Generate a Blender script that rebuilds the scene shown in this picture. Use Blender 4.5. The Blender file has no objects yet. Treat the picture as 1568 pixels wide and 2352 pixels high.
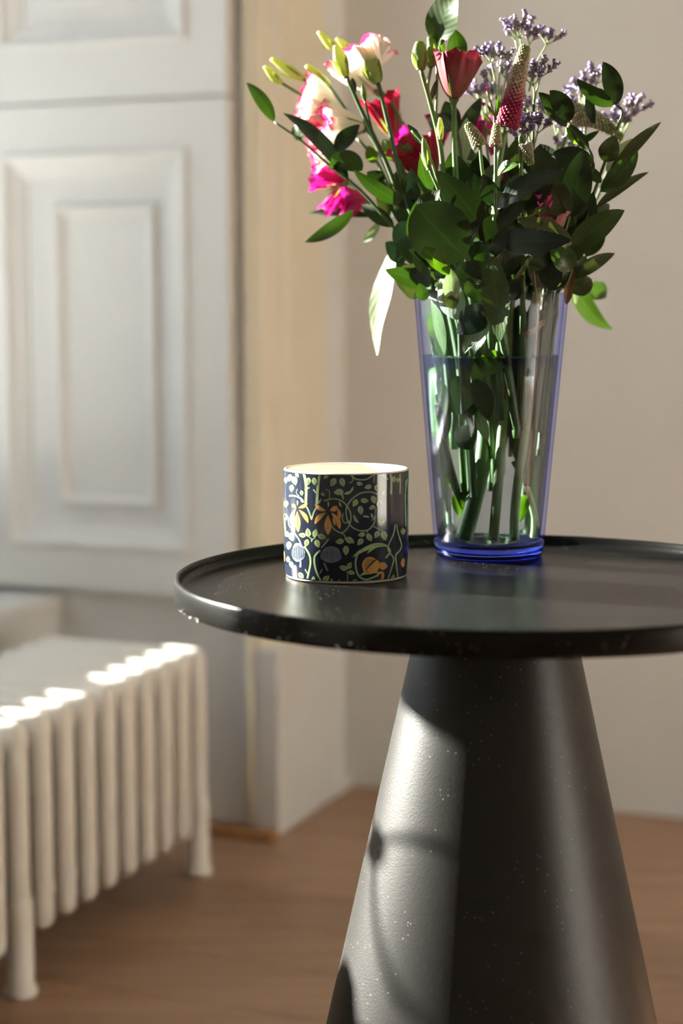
import bpy, bmesh, math, random
import numpy as np
from mathutils import Vector, Matrix

random.seed(7)
RNG = random.Random(11)
scene = bpy.context.scene
COL = scene.collection

# ------------------------------------------------------------------ camera
FPX, CAM_H, HORIZON = 4000.0, 0.69, 725.0
PITCH = math.atan((1176 - HORIZON) / FPX)
cam = bpy.data.cameras.new('camera')
cam_ob = bpy.data.objects.new('camera', cam)
COL.objects.link(cam_ob)
cam.sensor_fit = 'VERTICAL'
cam.sensor_height = 36.0
cam.sensor_width = 24.0
cam.lens = FPX / 2352 * 36.0
cam_ob.location = (0, 0, CAM_H)
cam_ob.rotation_euler = (math.pi / 2 - PITCH, 0, 0)
cam.clip_start = 0.05
cam.dof.use_dof = True
cam.dof.focus_distance = 1.22
cam.dof.aperture_fstop = 3.6
scene.camera = cam_ob

# ------------------------------------------------------------------ view, sky, sun
vs = scene.view_settings
vs.view_transform = 'Standard'
vs.look = 'None'
vs.gamma = 1.0
vs.use_curve_mapping = False
vs.exposure = 1.28
cy = scene.cycles
cy.use_denoising = True
cy.use_adaptive_sampling = True
cy.adaptive_threshold = 0.2
cy.max_bounces = 8
cy.diffuse_bounces = 4
cy.glossy_bounces = 3
cy.transmission_bounces = 6
cy.transparent_max_bounces = 32
cy.sample_clamp_indirect = 6.0
cy.caustics_reflective = False
cy.caustics_refractive = False

world = bpy.data.worlds.new('sky')
scene.world = world
world.use_nodes = True
bg = world.node_tree.nodes['Background']
bg.inputs['Color'].default_value = (0.74, 0.87, 1.0, 1)
bg.inputs['Strength'].default_value = 0.56

A = math.radians(21.0)
NV = Vector((math.cos(A), -math.sin(A), 0))      # out of the window wall, into the room
DV = Vector((math.sin(A), math.cos(A), 0))       # along the window wall, away from the camera
UP = Vector((0, 0, 1))
SUN_EL, SUN_DRIFT = math.radians(17.5), math.radians(-3.0)
sun_dir = (NV * math.cos(SUN_DRIFT) + DV * math.sin(SUN_DRIFT)) * math.cos(SUN_EL) - UP * math.sin(SUN_EL)
sun = bpy.data.lights.new('sun', 'SUN')
sun.energy = 27.0
sun.angle = math.radians(0.45)
sun.color = (1.0, 0.93, 0.83)
sun_ob = bpy.data.objects.new('sun', sun)
COL.objects.link(sun_ob)
sun_ob.rotation_euler = sun_dir.to_track_quat('-Z', 'Y').to_euler()
sun_ob.location = (-6, 3, 4)

WIN_S, WIN_T0, WIN_T1, WIN_Z0, WIN_Z1 = -1.44, 0.72, 2.03, 0.325, 2.35
def W(s, t, z):
    return NV * s + DV * t + UP * z
portal = bpy.data.lights.new('window_daylight_guide', 'AREA')
portal.shape = 'RECTANGLE'
portal.size = WIN_T1 - WIN_T0
portal.size_y = WIN_Z1 - WIN_Z0
portal.cycles.is_portal = True
portal_ob = bpy.data.objects.new('window_daylight_guide', portal)
COL.objects.link(portal_ob)
portal_ob.location = W(WIN_S - 0.08, (WIN_T0 + WIN_T1) / 2, (WIN_Z0 + WIN_Z1) / 2)
portal_ob.rotation_euler = Matrix((DV, UP, -NV)).transposed().to_euler() if False else NV.to_track_quat('-Z', 'Y').to_euler()

# ------------------------------------------------------------------ pixel -> place helpers (frame 1568 x 2352)
_c, _s = math.cos(PITCH), math.sin(PITCH)
EYE = Vector((0, 0, CAM_H))
def ray(x, y):
    u, v = (x - 784) / FPX, (1176 - y) / FPX
    return Vector((u, _c + v * _s, -_s + v * _c))
def at_depth(x, y, Y):
    r = ray(x, y)
    return EYE + r * (Y / r.y)
def on_plane(x, y, nn, k):
    r = ray(x, y)
    return EYE + r * ((k - EYE.dot(nn)) / r.dot(nn))

# ------------------------------------------------------------------ object helpers
def link(o, parent=None):
    COL.objects.link(o)
    if parent is not None:
        o.parent = parent
    return o

def tag(o, label=None, cat=None, group=None, kind=None):
    if label: o['label'] = label
    if cat: o['category'] = cat
    if group: o['group'] = group
    if kind: o['kind'] = kind
    return o

def empty(name, loc):
    o = bpy.data.objects.new(name, None)
    o.empty_display_size = 0.02
    o.location = loc
    return link(o)

def root_of(o):
    p = Vector((0, 0, 0))
    while o is not None:
        p += o.location
        o = o.parent
    return p

def mesh_ob(name, verts, faces, mat, parent=None, smooth=True, uv=None, mats=None, fmat=None):
    """verts are world positions; the object is stored relative to its parent's origin"""
    off = root_of(parent)
    me = bpy.data.meshes.new(name)
    me.from_pydata([tuple(Vector(v) - off) for v in verts], [], [tuple(f) for f in faces])
    for m in (mats or [mat]):
        me.materials.append(m)
    if fmat is not None:
        me.polygons.foreach_set('material_index', fmat)
    if smooth:
        me.polygons.foreach_set('use_smooth', [True] * len(me.polygons))
    if uv is not None:
        lay = me.uv_layers.new(name='UVMap')
        idx = np.empty(len(me.loops), dtype=np.int32)
        me.loops.foreach_get('vertex_index', idx)
        lay.data.foreach_set('uv', np.asarray(uv, dtype=np.float32)[idx].ravel())
    me.update()
    return link(bpy.data.objects.new(name, me), parent)

def fix_normals(o):
    bm = bmesh.new(); bm.from_mesh(o.data)
    bmesh.ops.recalc_face_normals(bm, faces=bm.faces)
    bm.to_mesh(o.data); bm.free()
    return o

class Acc:
    """collects pieces of ONE part"""
    def __init__(self): self.v, self.f, self.uv = [], [], []
    def add(self, v, f, uv=None):
        b = len(self.v)
        self.v += [Vector(p) for p in v]
        self.f += [tuple(i + b for i in q) for q in f]
        self.uv += list(uv) if uv is not None else [(0, 0)] * len(v)
    def box(self, s0, s1, t0, t1, z0, z1, bev=0.0):
        """box in the room's own axes"""
        b = bev
        if b <= 0:
            P = [W(s, t, z) for s in (s0, s1) for t in (t0, t1) for z in (z0, z1)]
            self.add(P, [(0, 1, 3, 2), (4, 6, 7, 5), (0, 4, 5, 1), (2, 3, 7, 6), (0, 2, 6, 4), (1, 5, 7, 3)])
            return
        bm = bmesh.new()
        bmesh.ops.create_cube(bm, size=1)
        for v in bm.verts:
            v.co = Vector(((s0 + s1) / 2 + v.co.x * (s1 - s0), (t0 + t1) / 2 + v.co.y * (t1 - t0), (z0 + z1) / 2 + v.co.z * (z1 - z0)))
        bmesh.ops.bevel(bm, geom=list(bm.edges), offset=b, segments=2, affect='EDGES', profile=0.5)
        bm.verts.index_update()
        self.add([W(*v.co) for v in bm.verts], [[v.index for v in f.verts] for f in bm.faces])
        bm.free()
    def build(self, name, mat, parent=None, smooth=True):
        return mesh_ob(name, self.v, self.f, mat, parent, smooth, uv=self.uv)

def box_ob(name, s0, s1, t0, t1, z0, z1, mat, parent=None, bev=0.0):
    a = Acc(); a.box(s0, s1, t0, t1, z0, z1, bev)
    o = a.build(name, mat, parent, smooth=False)
    return fix_normals(o)

def lathe_data(prof, center, seg=96, axis=None):
    """prof: list of (r, h); closed along the profile ends when r is 0"""
    c = Vector(center)
    ax = Vector(axis).normalized() if axis is not None else UP
    e1 = ax.orthogonal().normalized() if axis is not None else Vector((1, 0, 0))
    e2 = ax.cross(e1)
    v, f = [], []
    rings = []
    for r, h in prof:
        if r < 1e-6:
            rings.append([len(v)]); v.append(c + ax * h)
        else:
            rings.append(list(range(len(v), len(v) + seg)))
            for k in range(seg):
                a = 2 * math.pi * k / seg
                v.append(c + ax * h + (e1 * math.cos(a) + e2 * math.sin(a)) * r)
    for a, b in zip(rings, rings[1:]):
        for k in range(seg):
            k2 = (k + 1) % seg
            if len(a) == 1 and len(b) == 1: continue
            if len(a) == 1: f.append((a[0], b[k2], b[k]))
            elif len(b) == 1: f.append((a[k], a[k2], b[0]))
            else: f.append((a[k], a[k2], b[k2], b[k]))
    return v, f

def lathe(name, prof, center, mat, parent=None, seg=96, axis=None):
    v, f = lathe_data(prof, center, seg, axis)
    return fix_normals(mesh_ob(name, v, f, mat, parent))

def crom(pts, n):
    """smooth curve through the points"""
    P = [Vector(p) for p in pts]
    if len(P) == 2:
        return [P[0].lerp(P[1], i / n) for i in range(n + 1)]
    P = [P[0] * 2 - P[1]] + P + [P[-1] * 2 - P[-2]]
    out = []
    for i in range(1, len(P) - 2):
        for k in range(n):
            t = k / n
            a, b, c, d = P[i - 1], P[i], P[i + 1], P[i + 2]
            out.append(0.5 * ((2 * b) + (c - a) * t + (2 * a - 5 * b + 4 * c - d) * t * t + (3 * b - a - 3 * c + d) * t ** 3))
    out.append(P[-2])
    return out

def tube_data(path, rad, seg=8, cap=True):
    """rad: float, or (r0, r1), or a list per point"""
    n = len(path)
    if isinstance(rad, (int, float)): R = [rad] * n
    elif len(rad) == n and n != 2: R = list(rad)
    else: R = [rad[0] + (rad[1] - rad[0]) * i / (n - 1) for i in range(n)]
    v, f = [], []
    T0 = (path[1] - path[0]).normalized()
    e1 = T0.orthogonal().normalized()
    for i, p in enumerate(path):
        T = (path[min(i + 1, n - 1)] - path[max(i - 1, 0)])
        T = T.normalized() if T.length > 1e-9 else T0
        e1 = (e1 - T * e1.dot(T)).normalized()
        e2 = T.cross(e1)
        for k in range(seg):
            a = 2 * math.pi * k / seg
            v.append(p + (e1 * math.cos(a) + e2 * math.sin(a)) * R[i])
    for i in range(n - 1):
        for k in range(seg):
            k2 = (k + 1) % seg
            f.append((i * seg + k, i * seg + k2, (i + 1) * seg + k2, (i + 1) * seg + k))
    if cap:
        f.append(tuple(range(seg - 1, -1, -1)))
        f.append(tuple(range((n - 1) * seg, n * seg)))
    return v, f

def tube(name, pts, rad, mat, parent=None, seg=8, n=6):
    v, f = tube_data(crom(pts, n), rad, seg)
    return mesh_ob(name, v, f, mat, parent)

# ------------------------------------------------------------------ materials
MATS = {}
def mat_nodes(name):
    m = bpy.data.materials.new(name)
    m.use_nodes = True
    nt = m.node_tree
    return m, nt, nt.nodes['Principled BSDF'], nt.nodes['Material Output']

def paint(name, col, rough=0.5, spec=0.5, noise=0.0, nscale=30, bump=0.0, bscale=400, metal=0.0):
    m, nt, p, out = mat_nodes(name)
    p.inputs['Base Color'].default_value = (*col, 1)
    p.inputs['Roughness'].default_value = rough
    p.inputs['Specular IOR Level'].default_value = spec
    p.inputs['Metallic'].default_value = metal
    tc = nt.nodes.new('ShaderNodeTexCoord')
    if noise > 0:
        nz = nt.nodes.new('ShaderNodeTexNoise'); nz.inputs['Scale'].default_value = nscale; nz.inputs['Detail'].default_value = 4
        nt.links.new(tc.outputs['Object'], nz.inputs['Vector'])
        rp = nt.nodes.new('ShaderNodeValToRGB')
        rp.color_ramp.elements[0].position = 0.3; rp.color_ramp.elements[1].position = 0.7
        rp.color_ramp.elements[0].color = (*[c * (1 - noise) for c in col], 1)
        rp.color_ramp.elements[1].color = (*[min(1, c * (1 + noise)) for c in col], 1)
        nt.links.new(nz.outputs['Fac'], rp.inputs['Fac'])
        nt.links.new(rp.outputs['Color'], p.inputs['Base Color'])
    if bump > 0:
        nb = nt.nodes.new('ShaderNodeTexNoise'); nb.inputs['Scale'].default_value = bscale; nb.inputs['Detail'].default_value = 3
        nt.links.new(tc.outputs['Object'], nb.inputs['Vector'])
        bp = nt.nodes.new('ShaderNodeBump'); bp.inputs['Strength'].default_value = bump; bp.inputs['Distance'].default_value = 0.001
        nt.links.new(nb.outputs['Fac'], bp.inputs['Height'])
        nt.links.new(bp.outputs['Normal'], p.inputs['Normal'])
    return m

M_wall = paint('wall_paint', (0.78, 0.78, 0.765), 0.75, 0.3, 0.02, 6, 0.05, 300)
M_ceil = paint('ceiling_paint', (0.80, 0.79, 0.76), 0.8, 0.3)
M_wood_white = paint('white_gloss_paint', (0.73, 0.725, 0.71), 0.42, 0.5, 0.015, 8, 0.04, 120)
M_cream = paint('cream_trim_paint', (0.80, 0.74, 0.60), 0.45, 0.5, 0.02, 8)
M_rad = paint('radiator_enamel', (0.84, 0.80, 0.73), 0.38, 0.5, 0.01, 10)
M_iron = paint('railing_iron', (0.02, 0.02, 0.022), 0.5)

def wood_mat(name, c0, c1, rough=0.42):
    m, nt, p, out = mat_nodes(name)
    tc = nt.nodes.new('ShaderNodeTexCoord')
    mp = nt.nodes.new('ShaderNodeMapping')
    mp.inputs['Rotation'].default_value = (0, 0, A)
    mp.inputs['Scale'].default_value = (1.2, 22, 6)
    nt.links.new(tc.outputs['Object'], mp.inputs['Vector'])
    oi = nt.nodes.new('ShaderNodeObjectInfo')
    ad = nt.nodes.new('ShaderNodeVectorMath'); ad.operation = 'MULTIPLY_ADD'
    nt.links.new(oi.outputs['Random'], ad.inputs[0]); ad.inputs[1].default_value = (31, 17, 5)
    nt.links.new(mp.outputs['Vector'], ad.inputs[2])
    nz = nt.nodes.new('ShaderNodeTexNoise'); nz.inputs['Scale'].default_value = 3.0; nz.inputs['Detail'].default_value = 6; nz.inputs['Distortion'].default_value = 0.6
    nt.links.new(ad.outputs['Vector'], nz.inputs['Vector'])
    rp = nt.nodes.new('ShaderNodeValToRGB')
    rp.color_ramp.elements[0].position = 0.3; rp.color_ramp.elements[1].position = 0.72
    rp.color_ramp.elements[0].color = (*c0, 1); rp.color_ramp.elements[1].color = (*c1, 1)
    nt.links.new(nz.outputs['Fac'], rp.inputs['Fac'])
    hs = nt.nodes.new('ShaderNodeHueSaturation')
    mr = nt.nodes.new('ShaderNodeMapRange'); mr.inputs['To Min'].default_value = 0.86; mr.inputs['To Max'].default_value = 1.12
    nt.links.new(oi.outputs['Random'], mr.inputs['Value'])
    nt.links.new(mr.outputs['Result'], hs.inputs['Value'])
    nt.links.new(rp.outputs['Color'], hs.inputs['Color'])
    nt.links.new(hs.outputs['Color'], p.inputs['Base Color'])
    p.inputs['Roughness'].default_value = rough
    return m
M_oak = wood_mat('oak_floor', (0.34, 0.20, 0.115), (0.47, 0.295, 0.185))
M_threshold = wood_mat('oak_beading', (0.36, 0.16, 0.05), (0.46, 0.22, 0.08))
M_subfloor = paint('subfloor', (0.10, 0.06, 0.03), 0.8)

def black_metal(name, rough=0.27, spec=0.5, ior=1.25, dust=0.84):
    """matt black powder coat; fine grain, pale dust specks and (on the rim) chipped paint"""
    m, nt, p, out = mat_nodes(name)
    tc = nt.nodes.new('ShaderNodeTexCoord')
    # dust specks: scattered small pale grains lying on the coat
    vo = nt.nodes.new('ShaderNodeTexVoronoi'); vo.inputs['Scale'].default_value = 620
    nt.links.new(tc.outputs['Object'], vo.inputs['Vector'])
    lt = nt.nodes.new('ShaderNodeMath'); lt.operation = 'LESS_THAN'; lt.inputs[1].default_value = 0.20
    nt.links.new(vo.outputs['Distance'], lt.inputs[0])
    sep = nt.nodes.new('ShaderNodeSeparateColor')
    nt.links.new(vo.outputs['Color'], sep.inputs['Color'])
    gt = nt.nodes.new('ShaderNodeMath'); gt.operation = 'GREATER_THAN'; gt.inputs[1].default_value = dust
    nt.links.new(sep.outputs['Red'], gt.inputs[0])
    nz = nt.nodes.new('ShaderNodeTexNoise'); nz.inputs['Scale'].default_value = 14
    nt.links.new(tc.outputs['Object'], nz.inputs['Vector'])
    g2 = nt.nodes.new('ShaderNodeMath'); g2.operation = 'GREATER_THAN'; g2.inputs[1].default_value = 0.5
    nt.links.new(nz.outputs['Fac'], g2.inputs[0])
    mu = nt.nodes.new('ShaderNodeMath'); mu.operation = 'MULTIPLY'
    nt.links.new(lt.outputs[0], mu.inputs[0]); nt.links.new(gt.outputs[0], mu.inputs[1])
    mu2 = nt.nodes.new('ShaderNodeMath'); mu2.operation = 'MULTIPLY'
    nt.links.new(mu.outputs[0], mu2.inputs[0]); nt.links.new(g2.outputs[0], mu2.inputs[1])
    mx = nt.nodes.new('ShaderNodeMix'); mx.data_type = 'RGBA'
    mx.inputs[6].default_value = (0.0045, 0.0045, 0.0042, 1)
    mx.inputs[7].default_value = (0.30, 0.28, 0.24, 1)
    nt.links.new(mu2.outputs[0], mx.inputs[0])
    nt.links.new(mx.outputs[2], p.inputs['Base Color'])
    p.inputs['Roughness'].default_value = rough
    p.inputs['Specular IOR Level'].default_value = spec
    p.inputs['IOR'].default_value = ior
    nb = nt.nodes.new('ShaderNodeTexNoise'); nb.inputs['Scale'].default_value = 900; nb.inputs['Detail'].default_value = 2
    nt.links.new(tc.outputs['Object'], nb.inputs['Vector'])
    bp = nt.nodes.new('ShaderNodeBump'); bp.inputs['Strength'].default_value = 0.22; bp.inputs['Distance'].default_value = 0.0006
    nt.links.new(nb.outputs['Fac'], bp.inputs['Height'])
    nt.links.new(bp.outputs['Normal'], p.inputs['Normal'])
    return m
M_black = black_metal('black_powder_coat')
M_black_foot = black_metal('black_powder_coat_foot', 0.385, 0.5, 1.42, 0.95)
M_chip = paint('bare_chipped_metal', (0.62, 0.60, 0.56), 0.4, 0.5)

def thin_glass(name, clear, edge, power=3.0, gloss=1.0, rough=0.02):
    """clear wall seen through; the tint deepens where one looks along the wall"""
    m = bpy.data.materials.new(name); m.use_nodes = True
    nt = m.node_tree; nt.nodes.clear()
    out = nt.nodes.new('ShaderNodeOutputMaterial')
    tr = nt.nodes.new('ShaderNodeBsdfTransparent')
    gl = nt.nodes.new('ShaderNodeBsdfGlossy'); gl.inputs['Roughness'].default_value = rough
    lw = nt.nodes.new('ShaderNodeLayerWeight'); lw.inputs['Blend'].default_value = 0.5
    pw = nt.nodes.new('ShaderNodeMath'); pw.operation = 'POWER'; pw.inputs[1].default_value = power
    nt.links.new(lw.outputs['Facing'], pw.inputs[0])
    mc = nt.nodes.new('ShaderNodeMix'); mc.data_type = 'RGBA'
    mc.inputs[6].default_value = (*clear, 1); mc.inputs[7].default_value = (*edge, 1)
    nt.links.new(pw.outputs[0], mc.inputs[0])
    nt.links.new(mc.outputs[2], tr.inputs['Color'])
    fr = nt.nodes.new('ShaderNodeFresnel'); fr.inputs['IOR'].default_value = 1.45
    mg = nt.nodes.new('ShaderNodeMath'); mg.operation = 'MULTIPLY'; mg.inputs[1].default_value = gloss
    nt.links.new(fr.outputs['Fac'], mg.inputs[0])
    mx = nt.nodes.new('ShaderNodeMixShader')
    nt.links.new(mg.outputs[0], mx.inputs['Fac'])
    nt.links.new(tr.outputs[0], mx.inputs[1]); nt.links.new(gl.outputs[0], mx.inputs[2])
    nt.links.new(mx.outputs[0], out.inputs['Surface'])
    return m
def pane_glass(name):
    m = bpy.data.materials.new(name); m.use_nodes = True
    nt = m.node_tree; nt.nodes.clear()
    out = nt.nodes.new('ShaderNodeOutputMaterial')
    tr = nt.nodes.new('ShaderNodeBsdfTransparent'); tr.inputs['Color'].default_value = (0.97, 0.985, 0.98, 1)
    gl = nt.nodes.new('ShaderNodeBsdfGlossy'); gl.inputs['Roughness'].default_value = 0.02
    mx = nt.nodes.new('ShaderNodeMixShader'); mx.inputs['Fac'].default_value = 0.04
    nt.links.new(tr.outputs[0], mx.inputs[1]); nt.links.new(gl.outputs[0], mx.inputs[2])
    nt.links.new(mx.outputs[0], out.inputs['Surface'])
    return m
M_pane = pane_glass('window_glass')

# ------------------------------------------------------------------ room shell
S_WALL, T_JAMB, T_BACK, T_REAR, S_RIGHT, CEIL = -0.90, 2.08, 2.356, -2.3, 3.4, 2.75
S_OUT = -1.62
fl = box_ob('floor', S_OUT, S_RIGHT + .1, T_REAR - .1, T_BACK + .15, -0.08, -0.016, M_subfloor)
tag(fl, kind='structure')
t = T_BACK
k = 0
while t > T_REAR:
    w = 0.118
    box_ob('plank', S_OUT + .2, S_RIGHT, t - w + 0.0008, t - 0.0008, -0.016, 0.0, M_oak, fl, bev=0.0012)
    t -= w
wl = Acc()
wl.box(S_OUT, S_WALL, T_JAMB + .03, T_BACK + .15, 0, CEIL)                 # beyond the window recess
wl.box(S_OUT, S_WALL, T_REAR, 0.62, 0, CEIL)                               # nearer than the recess
wl.box(S_OUT, S_WALL, 0.62, T_JAMB + .03, 2.45, CEIL)                      # over the recess
wl.box(S_OUT, -1.215, 0.62, T_JAMB + .03, 0, 0.286)                        # under the window
o = fix_normals(wl.build('wall_left', M_wall, smooth=False)); tag(o, kind='structure')
o = box_ob('wall_back', S_OUT, S_RIGHT + .1, T_BACK, T_BACK + .15, 0, CEIL, M_wall); tag(o, kind='structure')
o = box_ob('wall_right', S_RIGHT, S_RIGHT + .1, T_REAR, T_BACK, 0, CEIL, M_wall); tag(o, kind='structure')
o = box_ob('wall_rear', S_OUT, S_RIGHT + .1, T_REAR - .1, T_REAR, 0, CEIL, M_wall); tag(o, kind='structure')
o = box_ob('ceiling', S_OUT, S_RIGHT + .1, T_REAR - .1, T_BACK + .15, CEIL, CEIL + .1, M_ceil); tag(o, kind='structure')

# window ledge over the under-window wall, with a rounded nose
o = box_ob('trim_1', -1.60, -1.205, 0.64, T_JAMB - .001, 0.286, 0.312, M_wood_white, bev=0.004)
tag(o, 'white painted window ledge above the radiator', None, kind='structure')

# the far jamb of the recess (panelled lining below and behind the shutters)
jm = Acc()
jm.box(S_OUT, -0.936, T_JAMB, T_JAMB + .03, 0.012, 2.45)
o = fix_normals(jm.build('trim_2', M_wood_white, smooth=False)); tag(o, kind='structure')
o = box_ob('trim_3', S_OUT, -0.936, 0.62, 0.65, 0.012, 2.45, M_wood_white); tag(o, kind='structure')

# architrave round the recess: extruded profile (s out of the wall, t along it), upright piece
def upright(name, prof, z0, z1, mat, parent=None, smooth=False):
    v = [W(s, t, z) for z in (z0, z1) for s, t in prof]
    n = len(prof)
    f = [(i, (i + 1) % n, n + (i + 1) % n, n + i) for i in range(n)]
    f += [tuple(range(n - 1, -1, -1)), tuple(range(n, 2 * n))]
    return fix_normals(mesh_ob(name, v, f, mat, parent, smooth))
prof = [(-0.936, 2.082), (-0.930, 2.072), (-0.922, 2.072), (-0.921, 2.079), (-0.914, 2.079), (-0.9085, 2.084), (-0.9075, 2.094),
        (-0.9035, 2.100), (-0.9005, 2.112), (-0.8985, 2.130), (-0.8925, 2.136), (-0.8905, 2.148), (-0.8890, 2.20), (-0.8885, 2.235),
        (-0.890, 2.246), (-0.8935, 2.256), (-0.894, 2.266), (-0.900, 2.270), (-0.936, 2.270)]
o = upright('trim_4', prof, 0.252, 2.45, M_cream); tag(o, 'cream moulded window architrave', None, kind='structure')
# plinth block at its foot, with a bead on its near edge
o = box_ob('trim_5', -0.918, -0.886, 2.074, 2.285, 0.0, 0.252, M_wood_white, bev=0.002); tag(o, kind='structure')
v, f = tube_data([W(-0.927, 2.076, 0.0), W(-0.927, 2.076, 0.30)], 0.0065, 14)
o = mesh_ob('trim_6', v, f, M_cream); tag(o, kind='structure')
o = box_ob('trim_7', -0.9985, -0.886, 2.046, 2.079, 0.0, 0.011, M_threshold, bev=0.003)
tag(o, 'oak quarter bead at the foot of the window jamb', None, kind='structure')
prof2 = [(s, 0.65 - (t - 2.082)) for s, t in prof]
o = upright('trim_8', prof2, 0.0, 2.45, M_cream); tag(o, kind='structure')
o = box_ob('trim_9', -0.94, -0.886, 0.47, 2.27, 2.45, 2.62, M_cream, bev=0.006); tag(o, kind='structure')
o = box_ob('baseboard_left', S_WALL, S_WALL + .014, 2.285, T_BACK, 0.0, 0.012, M_wall); tag(o, kind='structure')

# window: frame, stiles, glazing bars and panes
win = empty('window_1', W(WIN_S, (WIN_T0 + WIN_T1) / 2, WIN_Z0)); tag(win, kind='structure')
fr = Acc()
ta, tb = 0.65, T_JAMB
fr.box(WIN_S - .05, WIN_S + .03, ta, WIN_T0, 0.312, 2.45)
fr.box(WIN_S - .05, WIN_S + .03, WIN_T1, tb, 0.312, 2.45)
fr.box(WIN_S - .05, WIN_S + .03, WIN_T0, WIN_T1, 0.312, 0.426)
fr.box(WIN_S - .05, WIN_S + .03, WIN_T0, WIN_T1, 2.35, 2.45)
fix_normals(fr.build('window_frame', M_wood_white, win, smooth=False))
for tt in (0.98, 1.69):
    box_ob('glazing_bar', WIN_S - .02, WIN_S + .015, tt - .011, tt + .011, 0.426, 2.35, M_wood_white, win, bev=.003)
for zz in (1.38,):
    box_ob('glazing_bar', WIN_S - .018, WIN_S + .013, WIN_T0, WIN_T1, zz - .02, zz + .02, M_wood_white, win, bev=.003)
for (t0, t1) in ((WIN_T0, 0.969), (0.991, 1.679), (1.701, WIN_T1)):
    for (z0, z1) in ((0.426, 1.36), (1.40, 2.35)):
        box_ob('pane', WIN_S - .004, WIN_S - .001, t0, t1, z0, z1, M_pane, win)

# ------------------------------------------------------------------ shutters folded back against the far jamb
def ring(acc, s0, s1, z0, z1, t_face, prof):
    """mitred moulding round a rectangle; prof = (inset from the outer edge, proudness toward the room)"""
    base = len(acc.v)
    v, f = [], []
    for ins, pr in prof:
        for s, z in ((s0 + ins, z0 + ins), (s1 - ins, z0 + ins), (s1 - ins, z1 - ins), (s0 + ins, z1 - ins)):
            v.append(W(s, t_face - pr, z))
    n = len(prof)
    for i in range(n - 1):
        for k in range(4):
            k2 = (k + 1) % 4
            f.append((i * 4 + k, i * 4 + k2, (i + 1) * 4 + k2, (i + 1) * 4 + k))
    acc.add(v, f)

def slab_with_hole(acc, s0, s1, z0, z1, hs0, hs1, hz0, hz1, t0, t1):
    acc.box(s0, hs0, t0, t1, z0, z1); acc.box(hs1, s1, t0, t1, z0, z1)
    acc.box(hs0, hs1, t0, t1, z0, hz0); acc.box(hs0, hs1, t0, t1, hz1, z1)

def shutter(z0, z1, pz0, pz1, label):
    s0, s1 = -1.405, -0.943
    hs0, hs1 = -1.272, -1.003
    tf, tb_ = 2.050, 2.076                              # room face and back
    r = empty('window_shutter', W((s0 + s1) / 2, tb_, z0)); tag(r, label, 'shutter', 'panelled window shutters')
    a = Acc(); slab_with_hole(a, s0, s1, z0, z1, hs0, hs1, pz0, pz1, tf, tb_)
    fix_normals(a.build('stiles_and_rails', M_wood_white, r, smooth=False))
    # moulding sinking from the frame to the sunk field
    a = Acc(); ring(a, hs0 - .004, hs1 + .004, pz0 - .004, pz1 + .004, tf, [(0, -.001), (0, .004), (.004, .0055), (.009, .0045), (.011, .001), (.016, -.003), (.024, -.0045), (.028, -.0075), (.033, -.0085), (.036, -.014)])
    a.build('moulding', M_wood_white, r, smooth=False)
    box_ob('field_panel', hs0 + .030, hs1 - .030, tf + .011, tf + .022, pz0 + .030, pz1 - .030, M_wood_white, r)
    b0, b1, c0, c1 = hs0 + .070, hs1 - .046, pz0 + .052, pz1 - .064
    a = Acc(); ring(a, b0, b1, c0, c1, tf + .011, [(0, -.001), (0, .004), (.003, .008), (.008, .0085), (.011, .005), (.014, .0015), (.018, -.001)])
    a.build('raised_bead', M_wood_white, r, smooth=False)
    return r
shutter(0.322, 0.9665, 0.382, 0.900, 'lower white panelled window shutter, its long panel above the radiator')
shutter(0.9695, 1.78, 1.042, 1.70, 'upper white panelled window shutter, cut off by the top of the picture')
shutter(1.783, 2.44, 1.85, 2.38, 'topmost white panelled window shutter under the head of the window recess')

# ------------------------------------------------------------------ unseen iron balcony rail, added for the shadows it casts indoors
rail = empty('shadow_railing', W(-1.75, 1.4, 0)); tag(rail, 'unseen black wrought iron balcony railing outside the window, added for its shadows', 'railing')
a = Acc(); a.box(-1.765, -1.735, 0.2, 2.6, 0.868, 0.888); fix_normals(a.build('top_rail', M_iron, rail, smooth=False))
a = Acc(); a.box(-1.76, -1.74, 0.2, 2.6, 0.40, 0.42); fix_normals(a.build('bottom_rail', M_iron, rail, smooth=False))
for i in range(15):
    tt = 0.22 + i * 0.165
    v, f = tube_data([W(-1.75, tt, 0.41), W(-1.75, tt, 0.878)], 0.0055, 8); mesh_ob('baluster', v, f, M_iron, rail)
for i in range(14):  # ornaments shaped to throw blots and curves of shadow on the cone foot
    tt = 0.32 + i * 0.165
    o = lathe('shadow_rosette', [(0, -.006), (.010, -.006), (.014, 0), (.010, .006), (0, .006)], W(-1.75, tt, 0.765), M_iron, rail, seg=12, axis=NV)
    for q in (-2.2, -.75, .6, 2.4):
        pts = [W(-1.75, tt, 0.765), W(-1.75, tt + .05 * math.cos(q) + .008, 0.765 + .05 * math.sin(q)), W(-1.75, tt + .085 * math.cos(q), 0.765 + .10 * math.sin(q))]
        v, f = tube_data(crom(pts, 5), 0.0028, 6); mesh_ob('shadow_scroll', v, f, M_iron, o)
    fan = [(0, 0), (.05, 0), (.048, .026), (.036, .038), (.027, .030), (.014, .050), (0, .056), (-.014, .050), (-.027, .030), (-.036, .038), (-.048, .026), (-.05, 0)]
    vv = [W(s_, tt - .01 + a_, 0.622 + b_) for s_ in (-1.754, -1.746) for a_, b_ in fan]
    n_ = len(fan)
    fix_normals(mesh_ob('shadow_fan', vv, [(k_, (k_ + 1) % n_, n_ + (k_ + 1) % n_, n_ + k_) for k_ in range(n_)] + [tuple(range(n_)), tuple(range(n_, 2 * n_))], M_iron, rail, smooth=False))
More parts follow.
